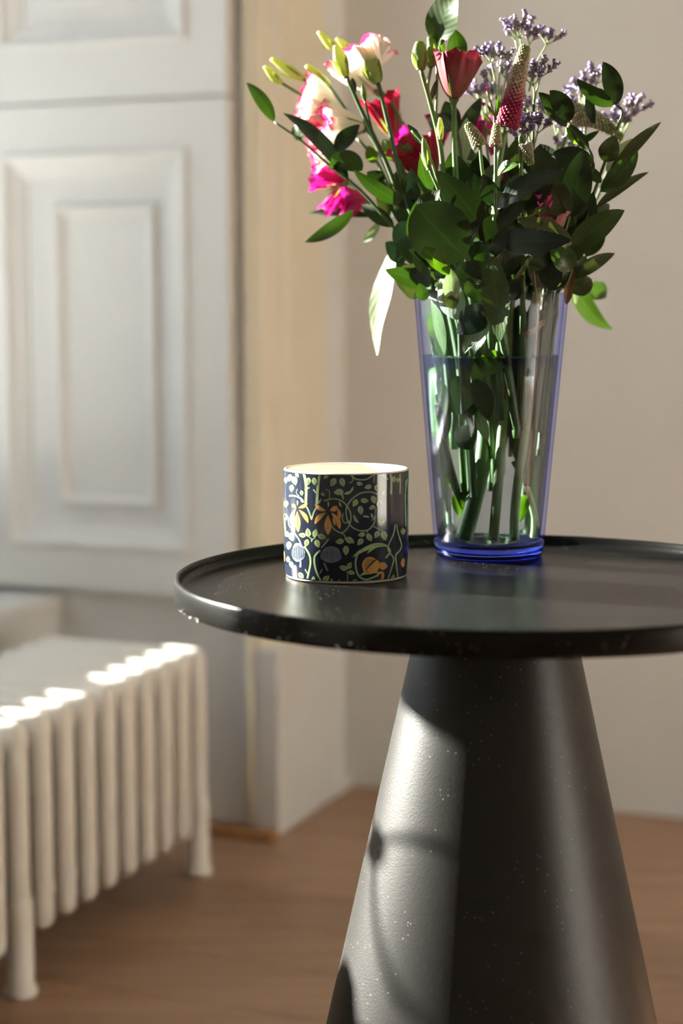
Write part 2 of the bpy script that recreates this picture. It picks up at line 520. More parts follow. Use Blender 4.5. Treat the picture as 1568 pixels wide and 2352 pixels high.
a = Acc(); a.box(-1.756, -1.744, 0.2, 2.6, 0.612, 0.626); fix_normals(a.build('middle_rail', M_iron, rail, smooth=False))
bal = box_ob('balcony_slab', -2.2, S_OUT, 0.1, 2.7, 0.18, 0.28, M_wall); tag(bal, kind='structure')

# ------------------------------------------------------------------ radiator
rad = empty('column_radiator', W(-1.02, 1.65, 0))
tag(rad, 'low white multi column radiator standing under the window ledge', 'radiator')
RT, RB, S_F, S_B = 0.285, 0.055, -0.921, -1.128      # top, bottom, front tube, rear tube
NT, RR = 6, 0.0122
def section(t, leg):
    # rounded header across the depth whose ends turn down into the tubes; a slimmer collector joins them low down
    segs = 16
    def header(name, ztop, zbot, rt, parent, s0, s1, rnd):
        v, f = [], []
        R_ = rnd
        half = []
        for d_ in (.0004, .0018, .0045, .0085, R_):
            k_ = math.sqrt(max(0, 1 - (1 - d_ / R_) ** 2))
            half.append((d_, k_, k_))
        half.append((R_ * 2.2, 1.0, rt / RR))
        L = s0 - s1
        st = [(s0 - d_, k_, w_) for d_, k_, w_ in half] + [(s0 - L * .5, 1.0, rt / RR)] + [(s1 + d_, k_, w_) for d_, k_, w_ in reversed(half)]
        for s, k_, w_ in st:
            top = ztop - R_ * (1 - k_); c_ = (top + zbot) / 2; h_ = (top - zbot) / 2
            for k in range(segs):
                q = 2 * math.pi * k / segs
                ce, se = math.cos(q), math.sin(q)
                ce = math.copysign(abs(ce) ** .8, ce); se = math.copysign(abs(se) ** .8, se)
                v.append(W(s, t + RR * max(w_, .15) * ce, c_ + h_ * se))
        n = len(st)
        for i in range(n - 1):
            for k in range(segs):
                k2 = (k + 1) % segs
                f.append((i * segs + k, i * segs + k2, (i + 1) * segs + k2, (i + 1) * segs + k))
        f += [tuple(range(segs)), tuple(range((n - 1) * segs, n * segs))]
        return fix_normals(mesh_ob(name, v, f, M_rad, parent))
    h = header('section', RT, RT - .042, .0178, rad, S_F + RR, S_B - RR, RR)
    header('collector', RB + .046, RB + .020, .0095, h, S_F + .002, S_B - .002, .008)
    for j in range(NT):
        s = S_F + (S_B - S_F) * j / (NT - 1)
        prof = [(0, RB), (.005, RB + .0008), (.0088, RB + .0034), (RR - .0008, RB + .008), (RR, RB + .013), (RR, RT - .018), (RR - .001, RT - .013), (0, RT - .010)]
        lathe('tube', prof, W(s, t, 0), M_rad, h, seg=16)
    if leg:
        for s in (S_F + .001, S_B):
            prof = [(0, 0.0), (.0165, 0.0), (.0172, .003), (.0165, .008), (.0140, .010), (.0138, .082), (.0142, .086), (.0138, .092), (.0124, .098), (0.0116, .10), (0, .10)]
            lathe('leg', prof, W(s, t, 0), M_rad, h, seg=20)
T_FAR, PITCH_R = 1.900, 0.0463
for i in range(18):
    section(T_FAR - i * PITCH_R, i in (0, 9, 16))

# ------------------------------------------------------------------ table
TX, TY, TZ, TR = 0.1045, 1.165, 0.517, 0.2165
tab = empty('side_table', (TX, TY, 0)); tag(tab, 'round black metal side table with a raised tray rim and a cone foot', 'table')
prof = [(0, -.0125), (.10, -.0125), (.20, -.0145), (TR - .004, -.0165), (TR - .0014, -.0163), (TR - .0004, -.0156), (TR, -.0146), (TR + .0003, -.012), (TR + .0003, -.004), (TR, -.0014), (TR - .0003, -.0006), (TR - .0010, -.0001), (TR - .0018, 0),
        (TR - .0026, -.0003), (TR - .0031, -.0012), (TR - .0034, -.0040), (TR - .0040, -.0066), (TR - .0056, -.0080), (TR - .0085, -.0086), (TR - .012, -.0088), (.16, -.0088), (.08, -.0088), (0, -.0088)]
tray = lathe('tray_top', prof, (TX, TY, TZ), M_black, tab, seg=200)
TRAY_Z = TZ - .0088
def cone_r(z): return 0.1585 - z * (0.1585 - 0.0595) / 0.4535
zs = [0.0, .0015, .004] + [0.02 + i * .024 for i in range(21)]
prof = [(0, 0.0)] + [(cone_r(z) - (.003 if z == 0 else 0), z) for z in zs if z < .50] + [(cone_r(.5015), .5015), (cone_r(.5015) + .003, TZ - .0126), (0, TZ - .0126)]
lathe('cone_foot', prof, (TX, TY, 0), M_black_foot, tab, seg=120)
# chipped paint along the rim's lower edge: bits of bare metal
ch = Acc()
rc = random.Random(5)
for q0, q1, n in ((3.42, 3.62, 12), (3.78, 4.05, 8), (4.05, 4.4, 6)):
    for i in range(n):
        q = rc.uniform(q0, q1); zz = TZ - .0158 + abs(rc.gauss(0, .0016)); w = rc.uniform(.0003, .0009) * (1.6 if rc.random() < .25 else 1); hh = rc.uniform(.0002, .0006)
        rr = TR + .0006
        pts = []
        m = 7
        for k in range(m):
            aa = 2 * math.pi * k / m; j = rc.uniform(.6, 1.2)
            qq = q + w / TR * math.cos(aa) * j
            pts.append(Vector((TX + rr * math.cos(qq), TY + rr * math.sin(qq), zz + hh * math.sin(aa) * j)))
        ch.add(pts, [tuple(range(m))])
o = ch.build('paint_chips', M_chip, tab, smooth=False); o['kind'] = 'stuff'

# ------------------------------------------------------------------ patterned cup
M_ceramic = paint('glazed_white_china', (0.76, 0.72, 0.65), 0.12, 0.5)
M_navy = paint('navy_glaze', (0.012, 0.017, 0.032), 0.10, 0.5, 0.15, 60)
M_pr_leaf = paint('printed_leaf_green', (0.30, 0.40, 0.20), 0.12, 0.5, 0.22, 420)
M_pr_vine = paint('printed_vine_green', (0.27, 0.37, 0.20), 0.12, 0.5, 0.15, 300)
M_pr_orange = paint('printed_orange', (0.58, 0.30, 0.085), 0.12, 0.5, 0.12, 260)
M_pr_blue = paint('printed_slate_blue', (0.135, 0.155, 0.225), 0.12, 0.5, 0.2, 260)
M_pr_vein = paint('printed_dark_line', (0.025, 0.05, 0.035), 0.12, 0.5)
CUP_Y = 1.2135
CUP_X = at_depth(794.5, 1210, CUP_Y).x
CUP_R1, CUP_R0 = 0.0437, 0.0424
CUP_Z0 = TRAY_Z
CUP_Z1 = at_depth(794.5, 1087, CUP_Y - CUP_R1).z
CH = CUP_Z1 - CUP_Z0
cup = empty('patterned_cup', (CUP_X, CUP_Y, CUP_Z0))
tag(cup, 'handleless china cup with a dark blue leaf and orange flower print on the black table', 'cup')
def cup_r(h): return CUP_R0 + (CUP_R1 - CUP_R0) * min(1, h / (CH * .25)) ** .6
prof = [(0, .003), (.036, .003), (.0385, 0.0), (CUP_R0 - .0022, 0.0), (CUP_R0 - .0006, .0004), (CUP_R0, .0016)]
prof += [(cup_r(CH * q), CH * q) for q in (.06, .1, .15, .2, .25, .4, .6, .8, .95)]
prof += [(CUP_R1, CH - .0012), (CUP_R1 - .0004, CH - .0003), (CUP_R1 - .0012, CH), (CUP_R1 - .0022, CH - .0003), (CUP_R1 - .0027, CH - .0012),
         (CUP_R1 - .0032, CH * .8), (CUP_R1 - .0033, CH * .3), (CUP_R1 - .006, CH * .12), (.032, .0075), (0, .0065)]
lathe('china_body', prof, (CUP_X, CUP_Y, CUP_Z0), M_ceramic, cup, seg=128)
gl = [(cup_r(h) + .00006, h) for h in [.0022] + [CH * q for q in (.06, .1, .15, .2, .25, .4, .6, .8)] + [CH - .0011]]
v, f = lathe_data(gl, (CUP_X, CUP_Y, CUP_Z0), 128)
fix_normals(mesh_ob('navy_print', v, f, M_navy, cup))

def cup_map(zx, zy, off):
    """print layout (units of about 0.06 mm, as read off the visible side) -> point on the cup wall"""
    x, y = 630 + zx * 330 / 1568, 1040 + zy * 320 / 1520
    r = CUP_R1
    d = ray(x, y); o = EYE - Vector((CUP_X, CUP_Y, 0))
    aa = d.x * d.x + d.y * d.y; bb = 2 * (o.x * d.x + o.y * d.y); cc = o.x * o.x + o.y * o.y - r * r
    disc = max(bb * bb - 4 * aa * cc, 0)
    t = (-bb - math.sqrt(disc)) / (2 * aa)
    p = o + d * t
    ang = math.atan2(p.y, p.x)
    h = min(max(p.z - CUP_Z0, .0026), CH - .0016)
    return ang, h
def on_cup(ang, h, off):
    rr = cup_r(h) + .00006 + off
    return Vector((CUP_X + rr * math.cos(ang), CUP_Y + rr * math.sin(ang), CUP_Z0 + h))
class Print:
    def __init__(self, off): self.a, self.off = Acc(), off
    def grid(self, fn, nu, nv):
        v = [on_cup(*cup_map(*fn(i / nu, j / nv), self.off), self.off) for j in range(nv + 1) for i in range(nu + 1)]
        f = [(j * (nu + 1) + i, j * (nu + 1) + i + 1, (j + 1) * (nu + 1) + i + 1, (j + 1) * (nu + 1) + i) for j in range(nv) for i in range(nu)]
        self.a.add(v, f)
    def petal(self, x0, y0, x1, y1, w, bend=0.0, peak=.55, nu=2, nv=7, teeth=0):
        L = math.hypot(x1 - x0, y1 - y0) or 1
        dx, dy = (x1 - x0) / L, (y1 - y0) / L
        def fn(u, v):
            ww = math.sin(math.pi * v ** (math.log(.5) / math.log(peak))) ** .85 * w / 2
            if teeth and 0 < v < 1: ww *= 1 + .10 * (1 if int(round(v * nv)) % 2 else -1)
            k = (u * 2 - 1) * ww + bend * L * 4 * v * (1 - v) * .5
            return x0 + dx * L * v - dy * k, y0 + dy * L * v + dx * k
        self.grid(fn, nu, nv)
    def line(self, pts, w, n=5, taper=1.0):
        pth = crom([(p[0], p[1], 0) for p in pts], n)
        m = len(pth) - 1
        def fn(u, v):
            i = int(round(v * m))
            T = pth[min(i + 1, m)] - pth[max(i - 1, 0)]
            T = T / (T.length or 1)
            ww = w * (1 - (1 - taper) * v) * (u - .5)
            return pth[i].x - T.y * ww, pth[i].y + T.x * ww
        self.grid(fn, 1, m)
    def blob(self, cx, cy, rx, ry, wob=0.0, seed=0):
        rr = random.Random(seed); ph = [rr.uniform(0, 6.28) for _ in range(3)]
        def fn(u, v):
            q = 2 * math.pi * u
            k = v * (1 + wob * (math.sin(3 * q + ph[0]) + .6 * math.sin(5 * q + ph[1])))
            return cx + rx * k * math.cos(q), cy + ry * k * math.sin(q)
        self.grid(fn, 18, 3)
vines, leaves_p, orange, blue, veins = Print(.00006), Print(.00012), Print(.00014), Print(.00014), Print(.00022)
def p_leaf(cx, cy, L, ang, w=None):
    w = w or L * .62
    a = math.radians(ang); dx, dy = math.cos(a) * L / 2, math.sin(a) * L / 2
    leaves_p.petal(cx - dx, cy - dy, cx + dx, cy + dy, w, 0, .42, nu=2, nv=9, teeth=1)
    veins.line([(cx - dx * .8, cy - dy * .8), (cx + dx * .75, cy + dy * .75)], 4, 2, .4)
    for q in (-.35, 0.05, .4):
        for sg in (-1, 1):
            px, py = cx + dx * q, cy + dy * q
            veins.line([(px, py), (px + dx * .35 - dy * sg * w / L * .55, py + dy * .35 + dx * sg * w / L * .55)], 3, 1, .3)
for L in [(170, 275, 85, 100), (222, 305, 105, 75), (640, 322, 105, 120), (742, 322, 100, 70), (700, 428, 110, 172), (190, 388, 82, 95), (372, 312, 85, 95), (436, 312, 85, 85),
          (565, 256, 72, 130), (930, 338, 70, 10), (1020, 372, 82, 165), (1122, 392, 90, 60), (985, 522, 88, 5), (880, 548, 92, 120), (940, 628, 100, 80), (1082, 512, 92, 70),
          (1142, 562, 92, 100), (1062, 597, 72, 150), (1165, 748, 112, 100), (305, 898, 82, 190), (368, 870, 98, -98), (446, 876, 95, -76), (520, 915, 96, 18), (352, 985, 86, 105),
          (470, 992, 96, 70), (712, 968, 96, 172), (825, 956, 110, 28), (780, 1066, 108, 92), (1116, 892, 92, 120), (1196, 905, 112, 72), (935, 972, 92, 128), (1036, 925, 98, 62),
          (950, 892, 82, 165), (750, 1256, 92, 200), (820, 1230, 86, -62), (842, 1308, 80, 15), (420, 1388, 80, -90), (560, 1375, 100, -42), (622, 1405, 66, -100), (700, 1412, 58, -75),
          (140, 885, 70, -80), (188, 920, 100, 70), (160, 1012, 95, 95), (148, 1160, 70, -90), (182, 1222, 80, 80), (285, 1345, 90, 60), (300, 440, 60, 80), (530, 455, 50, 40),
          (128, 300, 70, 90), (1305, 1360, 70, -85), (1300, 290, 70, 90), (250, 245, 60, 60), (1345, 300, 60, 95), (130, 560, 80, 100), (125, 700, 80, 80), (1400, 860, 80, 90), (880, 1400, 60, -30), (1010, 1425, 40, -80)]:
    p_leaf(*L)
for pts, w in [([(318, 215), (338, 300), (348, 400), (342, 560)], 28), ([(497, 215), (484, 300), (472, 400), (462, 560)], 28), ([(350, 585), (380, 650), (405, 730)], 15), ([(462, 590), (430, 650), (405, 730)], 15),
               ([(325, 1020), (380, 1110), (392, 1200), (368, 1310), (342, 1405)], 20), ([(500, 1062), (445, 1120), (434, 1190), (455, 1300), (512, 1425)], 20),
               ([(540, 525), (620, 503), (705, 512), (780, 565), (830, 660), (822, 780), (740, 872), (655, 835), (612, 775)], 13),
               ([(1172, 478), (1060, 430), (930, 445), (820, 535), (780, 640), (812, 770), (900, 840), (1010, 845), (1080, 780), (1102, 690)], 13),
               ([(830, 240), (890, 288), (1000, 290), (1080, 245), (1160, 236), (1240, 290)], 13), ([(720, 872), (765, 900), (775, 950)], 11), ([(750, 660), (740, 720), (770, 765), (820, 745)], 11),
               ([(1318, 780), (1300, 880), (1240, 1020), (1250, 1080), (1300, 1150), (1290, 1230), (1240, 1405)], 14), ([(1330, 780), (1348, 880), (1385, 1000), (1370, 1060), (1325, 1120), (1335, 1220), (1360, 1370)], 14),
               ([(1215, 1150), (1262, 1070), (1190, 1000), (1060, 1005), (920, 1090), (885, 1210), (920, 1340), (1010, 1385), (1140, 1335)], 20),
               ([(1265, 228), (1275, 330), (1272, 450)], 22), ([(1368, 228), (1372, 330), (1368, 450)], 15), ([(160, 470), (220, 470), (290, 500), (320, 540)], 18), ([(150, 700), (165, 800), (210, 810), (235, 760)], 11),
               ([(215, 870), (270, 950), (300, 1030)], 14), ([(590, 940), (555, 990), (510, 1040)], 12), ([(790, 1290), (800, 1350), (795, 1420)], 9), ([(1090, 250), (1085, 330)], 8), ([(1100, 590), (1092, 700), (1060, 740)], 9),
               ([(330, 1270), (355, 1320)], 12), ([(520, 1270), (490, 1320)], 12), ([(330, 400), (385, 380)], 14), ([(480, 470), (425, 400)], 14), ([(405, 970), (405, 940), (380, 920)], 10), ([(405, 970), (420, 940), (450, 925)], 10),
               ([(1000, 850), (1022, 880), (1000, 900)], 10), ([(1075, 800), (1130, 830), (1170, 850)], 9), ([(250, 395), (240, 440), (270, 470)], 7), ([(560, 400), (600, 420), (600, 500)], 7), ([(815, 330), (850, 310), (860, 250)], 8),
               ([(100, 500), (110, 700), (125, 900)], 16), ([(1435, 300), (1425, 500), (1430, 800)], 16)]:
    vines.line(pts, w)
for pts in [((850, 1140), (960, 1030), (1220, 1020), 40), ((1010, 1100), (1090, 1040), (1180, 1010), 26)]:
    leaves_p.petal(*pts[0], *pts[2], pts[3], -.22, .4, nu=2, nv=12)
for a4 in [(930, 1345, 1150, 1310, 46, -.25)]:
    leaves_p.petal(*a4[:5], a4[5], .5, nu=2, nv=10)
for (x, y, L, a) in [(800, 430, 110, -20), (840, 400, 80, -60), (890, 720, 110, 60), (1000, 700, 80, 190), (1060, 690, 70, 250), (740, 480, 80, 250), (720, 560, 70, 70), (1190, 440, 80, 110), (250, 545, 60, -90), (585, 560, 70, -90), (500, 530, 70, 120), (300, 520, 60, 60)]:
    leaves_p.petal(x - math.cos(math.radians(a)) * L / 2, y - math.sin(math.radians(a)) * L / 2, x + math.cos(math.radians(a)) * L / 2, y + math.sin(math.radians(a)) * L / 2, L * .28, .15)
for q in [(250, 635, 262, 868, 58, 0), (242, 600, 184, 790, 44, .18), (268, 622, 372, 770, 46, -.18), (262, 600, 365, 552, 40, .15), (240, 600, 192, 560, 40, 0), (225, 690, 210, 755, 22, 0),
          (585, 675, 585, 895, 76, 0), (568, 652, 440, 780, 52, .22), (566, 632, 444, 560, 46, -.2), (618, 650, 716, 832, 62, -.18), (605, 632, 690, 585, 58, .1), (640, 690, 660, 795, 26, 0), (690, 600, 712, 720, 40, -.1)]:
    orange.petal(*q[:5], q[5], .55, nu=2, nv=9)
orange.blob(1050, 1232, 98, 96, .05, 3); orange.blob(1188, 1236, 42, 42, .08, 4); orange.line([(1120, 1320), (1180, 1310), (1185, 1370), (1150, 1420)], 30)
orange.blob(1405, 1200, 22, 50, .05, 6); orange.blob(108, 1130, 8, 60, 0, 7)
blue.blob(262, 1088, 74, 104, .05, 1); blue.blob(616, 1112, 116, 92, .05, 2); blue.line([(285, 1180), (280, 1250)], 24); blue.line([(540, 1200), (580, 1290)], 24)
for i in range(9):
    x = 200 + i * 15; veins.line([(x, 1010 + abs(i - 4) * 9), (x + 10 * (i - 4) * .5, 1090), (x - 4, 1165 - abs(i - 4) * 8)], 4, 4)
for i in range(10):
    x = 522 + i * 21; veins.line([(x, 1055 + abs(i - 4.5) * 9), (x + 6 * (i - 4.5), 1112), (x - 4, 1180 - abs(i - 4.5) * 9)], 4, 4)
for i in range(9):
    veins.line([(1110, 1170), (1040 - i * 6, 1165 + i * 16), (985 - i * 3 + (i > 4) * (i - 4) * 20, 1170 + i * 17)], 4.5, 4)
veins.line([(255, 660), (262, 820)], 4); veins.line([(585, 700), (585, 840)], 4); veins.line([(590, 650), (640, 690), (690, 790)], 4); veins.line([(560, 660), (500, 690), (455, 760)], 4)
# the side turned away: the same sprigs repeated round the wall
def back_sprigs():
    rr = random.Random(3)
    for q0 in np.arange(math.radians(8), math.radians(172), math.radians(17)):
        for h0 in np.arange(.009, CH - .008, .0125):
            ang0 = q0 + rr.uniform(-.05, .05); h1 = h0 + rr.uniform(-.002, .002); th = rr.uniform(0, 6.28); L = .0068
            v = []
            for j in range(8):
                vv = j / 7; ww = math.sin(math.pi * vv ** .8) ** .85 * .0024
                for u in (-1, 0, 1):
                    a_, b_ = (vv - .5) * L, u * ww
                    x_, y_ = a_ * math.cos(th) - b_ * math.sin(th), a_ * math.sin(th) + b_ * math.cos(th)
                    v.append(on_cup(ang0 + x_ / CUP_R1, min(max(h1 + y_, .003), CH - .002), .00012))
            leaves_p.a.add(v, [(j * 3 + i, j * 3 + i + 1, j * 3 + i + 4, j * 3 + i + 3) for j in range(7) for i in range(2)])
back_sprigs()
for pr, nm, mt in ((vines, 'vine_print', M_pr_vine), (leaves_p, 'leaf_print', M_pr_leaf), (orange, 'orange_flower_print', M_pr_orange), (blue, 'blue_flower_print', M_pr_blue), (veins, 'line_print', M_pr_vein)):
    o = fix_normals(pr.a.build(nm, mt, cup)); o['kind'] = 'stuff'

# ------------------------------------------------------------------ vase
VY = 1.316
VX = at_depth(1122, 1260, VY).x
V_Z0 = TRAY_Z
V_Z1 = at_depth(1136, 673, VY).z
VH = V_Z1 - V_Z0
V_R0, V_R1 = 0.0408, 0.0578
M_vase = thin_glass('blue_tinted_glass', (0.925, 0.95, 0.985), (0.26, 0.30, 0.96), 4.6, 0.16, 0.02)
M_water = thin_glass('water', (0.965, 0.99, 0.985), (0.45, 0.60, 0.85), 3.0, 0.9, 0.01)
def solid_glass(name, col, ior=1.5):
    m = bpy.data.materials.new(name); m.use_nodes = True
    nt = m.node_tree; nt.nodes.clear()
    out = nt.nodes.new('ShaderNodeOutputMaterial')
    g = nt.nodes.new('ShaderNodeBsdfGlass'); g.inputs['Color'].default_value = (*col, 1); g.inputs['IOR'].default_value = ior; g.inputs['Roughness'].default_value = 0.0
    nt.links.new(g.outputs[0], out.inputs['Surface'])
    return m
M_base = solid_glass('deep_blue_glass', (0.42, 0.50, 0.99))
vase = empty('glass_vase', (VX, VY, V_Z0)); tag(vase, 'tall tapered pale blue glass vase half full of water', 'vase')
def vr(h): return V_R0 + (V_R1 - V_R0) * (h / VH)
TH = .0026
H_B = .0125
prof = [(vr(H_B), H_B)] + [(vr(VH * q), VH * q) for q in (.2, .4, .6, .8, .95)] + [(V_R1, VH - .0012), (V_R1 - .0005, VH - .0003), (V_R1 - TH / 2, VH), (V_R1 - TH + .0005, VH - .0003), (V_R1 - TH, VH - .0012)] + \
       [(vr(VH * q) - TH, VH * q) for q in (.95, .8, .6, .4, .2)] + [(vr(H_B) - TH, H_B + .001)]
lathe('glass_wall', prof, (VX, VY, V_Z0), M_vase, vase, seg=96)
prof = [(0, .0012), (.030, .0010), (.036, 0), (V_R0 - .004, 0.0), (V_R0 - .0012, .0010), (V_R0, .0035), (vr(H_B) - .0001, H_B - .0003), (vr(H_B) - TH, H_B), (.034, H_B - .0015), (.02, H_B - .004), (0, H_B - .005)]
lathe('glass_base', prof, (VX, VY, V_Z0), M_base, vase, seg=96)
W_H = at_depth(1128, 820, VY).z - V_Z0
def vin(h): return vr(h) - TH - .0003
prof = [(0, H_B - .0042), (.02, H_B - .0032), (.033, H_B - .0006), (vin(H_B) - .001, H_B + .0012)] + [(vin(W_H * q), W_H * q) for q in (.15, .3, .5, .7, .9)] + [(vin(W_H), W_H + .0016), (vin(W_H) - .0006, W_H + .0009), (vin(W_H) - .0018, W_H + .0002), (vin(W_H) - .004, W_H), (.03, W_H), (0, W_H)]
lathe('water', prof, (VX, VY, V_Z0), M_water, vase, seg=96)

# ------------------------------------------------------------------ bouquet: materials
def plant_mat(name, col, trans, rough=0.4, tmix=0.35, spec=0.5, ribs=0.25, var=0.18):
    """leaf or petal skin: part of the light passes through it"""
    m, nt, p, out = mat_nodes(name)
    uv = nt.nodes.new('ShaderNodeUVMap')
    sp = nt.nodes.new('ShaderNodeSeparateXYZ'); nt.links.new(uv.outputs['UV'], sp.inputs[0])
    ab = nt.nodes.new('ShaderNodeMath'); ab.operation = 'SUBTRACT'; ab.inputs[1].default_value = 0.5
    nt.links.new(sp.outputs['X'], ab.inputs[0])
    a2 = nt.nodes.new('ShaderNodeMath'); a2.operation = 'ABSOLUTE'; nt.links.new(ab.outputs[0], a2.inputs[0])
    mr = nt.nodes.new('ShaderNodeMapRange'); mr.inputs['From Min'].default_value = 0.0; mr.inputs['From Max'].default_value = 0.05
    mr.inputs['To Min'].default_value = 1 + ribs * 2; mr.inputs['To Max'].default_value = 1.0
    nt.links.new(a2.outputs[0], mr.inputs['Value'])
    vm = nt.nodes.new('ShaderNodeMath'); vm.operation = 'MULTIPLY_ADD'; vm.inputs[1].default_value = -0.55
    nt.links.new(a2.outputs[0], vm.inputs[0]); nt.links.new(sp.outputs['Y'], vm.inputs[2])
    vs_ = nt.nodes.new('ShaderNodeMath'); vs_.operation = 'MULTIPLY'; vs_.inputs[1].default_value = 52.0
    nt.links.new(vm.outputs[0], vs_.inputs[0])
    vn = nt.nodes.new('ShaderNodeMath'); vn.operation = 'SINE'; nt.links.new(vs_.outputs[0], vn.inputs[0])
    bmp = nt.nodes.new('ShaderNodeBump'); bmp.inputs['Strength'].default_value = min(1.0, ribs * 0.6); bmp.inputs['Distance'].default_value = 0.0002
    nt.links.new(vn.outputs[0], bmp.inputs['Height']); nt.links.new(bmp.outputs['Normal'], p.inputs['Normal'])
    tc = nt.nodes.new('ShaderNodeTexCoord')
    nz = nt.nodes.new('ShaderNodeTexNoise'); nz.inputs['Scale'].default_value = 90; nz.inputs['Detail'].default_value = 3
    nt.links.new(tc.outputs['Object'], nz.inputs['Vector'])
    m2 = nt.nodes.new('ShaderNodeMapRange'); m2.inputs['To Min'].default_value = 1 - var; m2.inputs['To Max'].default_value = 1 + var
    nt.links.new(nz.outputs['Fac'], m2.inputs['Value'])
    mu = nt.nodes.new('ShaderNodeMath'); mu.operation = 'MULTIPLY'
    nt.links.new(mr.outputs['Result'], mu.inputs[0]); nt.links.new(m2.outputs['Result'], mu.inputs[1])
    def tint(c, sock):
        hs = nt.nodes.new('ShaderNodeHueSaturation'); hs.inputs['Color'].default_value = (*c, 1)
        nt.links.new(mu.outputs[0], hs.inputs['Value'])
        nt.links.new(hs.outputs['Color'], sock)
    tint(col, p.inputs['Base Color'])
    p.inputs['Roughness'].default_value = rough
    p.inputs['Specular IOR Level'].default_value = spec
    tr = nt.nodes.new('ShaderNodeBsdfTranslucent'); tint(trans, tr.inputs['Color'])
    mx = nt.nodes.new('ShaderNodeMixShader'); mx.inputs['Fac'].default_value = tmix
    nt.links.new(p.outputs[0], mx.inputs[1]); nt.links.new(tr.outputs[0], mx.inputs[2])
    nt.links.new(mx.outputs[0], out.inputs['Surface'])
    return m

def petal_mat(name, inner, edge, e0=0.62, e1=0.9, tmix=0.4, rough=0.5):
    """petal whose rim carries its own colour"""
    m, nt, p, out = mat_nodes(name)
    uv = nt.nodes.new('ShaderNodeUVMap')
    sp = nt.nodes.new('ShaderNodeSeparateXYZ'); nt.links.new(uv.outputs['UV'], sp.inputs[0])
    tc = nt.nodes.new('ShaderNodeTexCoord')
    nz = nt.nodes.new('ShaderNodeTexNoise'); nz.inputs['Scale'].default_value = 55; nz.inputs['Detail'].default_value = 2
    nt.links.new(tc.outputs['Object'], nz.inputs['Vector'])
    ad = nt.nodes.new('ShaderNodeMath'); ad.operation = 'MULTIPLY_ADD'; ad.inputs[1].default_value = 0.45; 
    nt.links.new(nz.outputs['Fac'], ad.inputs[0]); nt.links.new(sp.outputs['Y'], ad.inputs[2])
    rp = nt.nodes.new('ShaderNodeValToRGB')
    rp.color_ramp.elements[0].position = min(.999, (e0 + .22) / 1.3); rp.color_ramp.elements[1].position = min(1, (e1 + .22) / 1.3)
    rp.color_ramp.elements[0].color = (*inner, 1); rp.color_ramp.elements[1].color = (*edge, 1)
    dv = nt.nodes.new('ShaderNodeMath'); dv.operation = 'DIVIDE'; dv.inputs[1].default_value = 1.3
    nt.links.new(ad.outputs[0], dv.inputs[0]); nt.links.new(dv.outputs[0], rp.inputs['Fac'])
    # fine streaks along the petal
    wv = nt.nodes.new('ShaderNodeTexWave'); wv.inputs['Scale'].default_value = 9; wv.inputs['Distortion'].default_value = 1.2
    nt.links.new(uv.outputs['UV'], wv.inputs['Vector'])
    mr = nt.nodes.new('ShaderNodeMapRange'); mr.inputs['To Min'].default_value = 0.86; mr.inputs['To Max'].default_value = 1.05
    nt.links.new(wv.outputs['Fac'], mr.inputs['Value'])
    hs = nt.nodes.new('ShaderNodeHueSaturation')
    nt.links.new(mr.outputs['Result'], hs.inputs['Value']); nt.links.new(rp.outputs['Color'], hs.inputs['Color'])
    nt.links.new(hs.outputs['Color'], p.inputs['Base Color'])
    p.inputs['Roughness'].default_value = rough
    p.inputs['Specular IOR Level'].default_value = 0.3
    tr = nt.nodes.new('ShaderNodeBsdfTranslucent'); nt.links.new(hs.outputs['Color'], tr.inputs['Color'])
    mx = nt.nodes.new('ShaderNodeMixShader'); mx.inputs['Fac'].default_value = tmix
    nt.links.new(p.outputs[0], mx.inputs[1]); nt.links.new(tr.outputs[0], mx.inputs[2])
    nt.links.new(mx.outputs[0], out.inputs['Surface'])
    return m

def ramp_mat(name, stops, rough=0.6):
    """colour along a spike or floret, by its own V coordinate"""
    m, nt, p, out = mat_nodes(name)
    uv = nt.nodes.new('ShaderNodeUVMap')
    sp = nt.nodes.new('ShaderNodeSeparateXYZ'); nt.links.new(uv.outputs['UV'], sp.inputs[0])
    rp = nt.nodes.new('ShaderNodeValToRGB')
    el = rp.color_ramp.elements
    el[0].position, el[0].color = stops[0][0], (*stops[0][1], 1)
    el[1].position, el[1].color = stops[-1][0], (*stops[-1][1], 1)
    for q, c in stops[1:-1]:
        e = el.new(q); e.color = (*c, 1)
    nt.links.new(sp.outputs['Y'], rp.inputs['Fac'])
    nt.links.new(rp.outputs['Color'], p.inputs['Base Color'])
    p.inputs['Roughness'].default_value = rough
    tr = nt.nodes.new('ShaderNodeBsdfTranslucent'); nt.links.new(rp.outputs['Color'], tr.inputs['Color'])
    mx = nt.nodes.new('ShaderNodeMixShader'); mx.inputs['Fac'].default_value = 0.2
    nt.links.new(p.outputs[0], mx.inputs[1]); nt.links.new(tr.outputs[0], mx.inputs[2])
    nt.links.new(mx.outputs[0], out.inputs['Surface'])
    return m

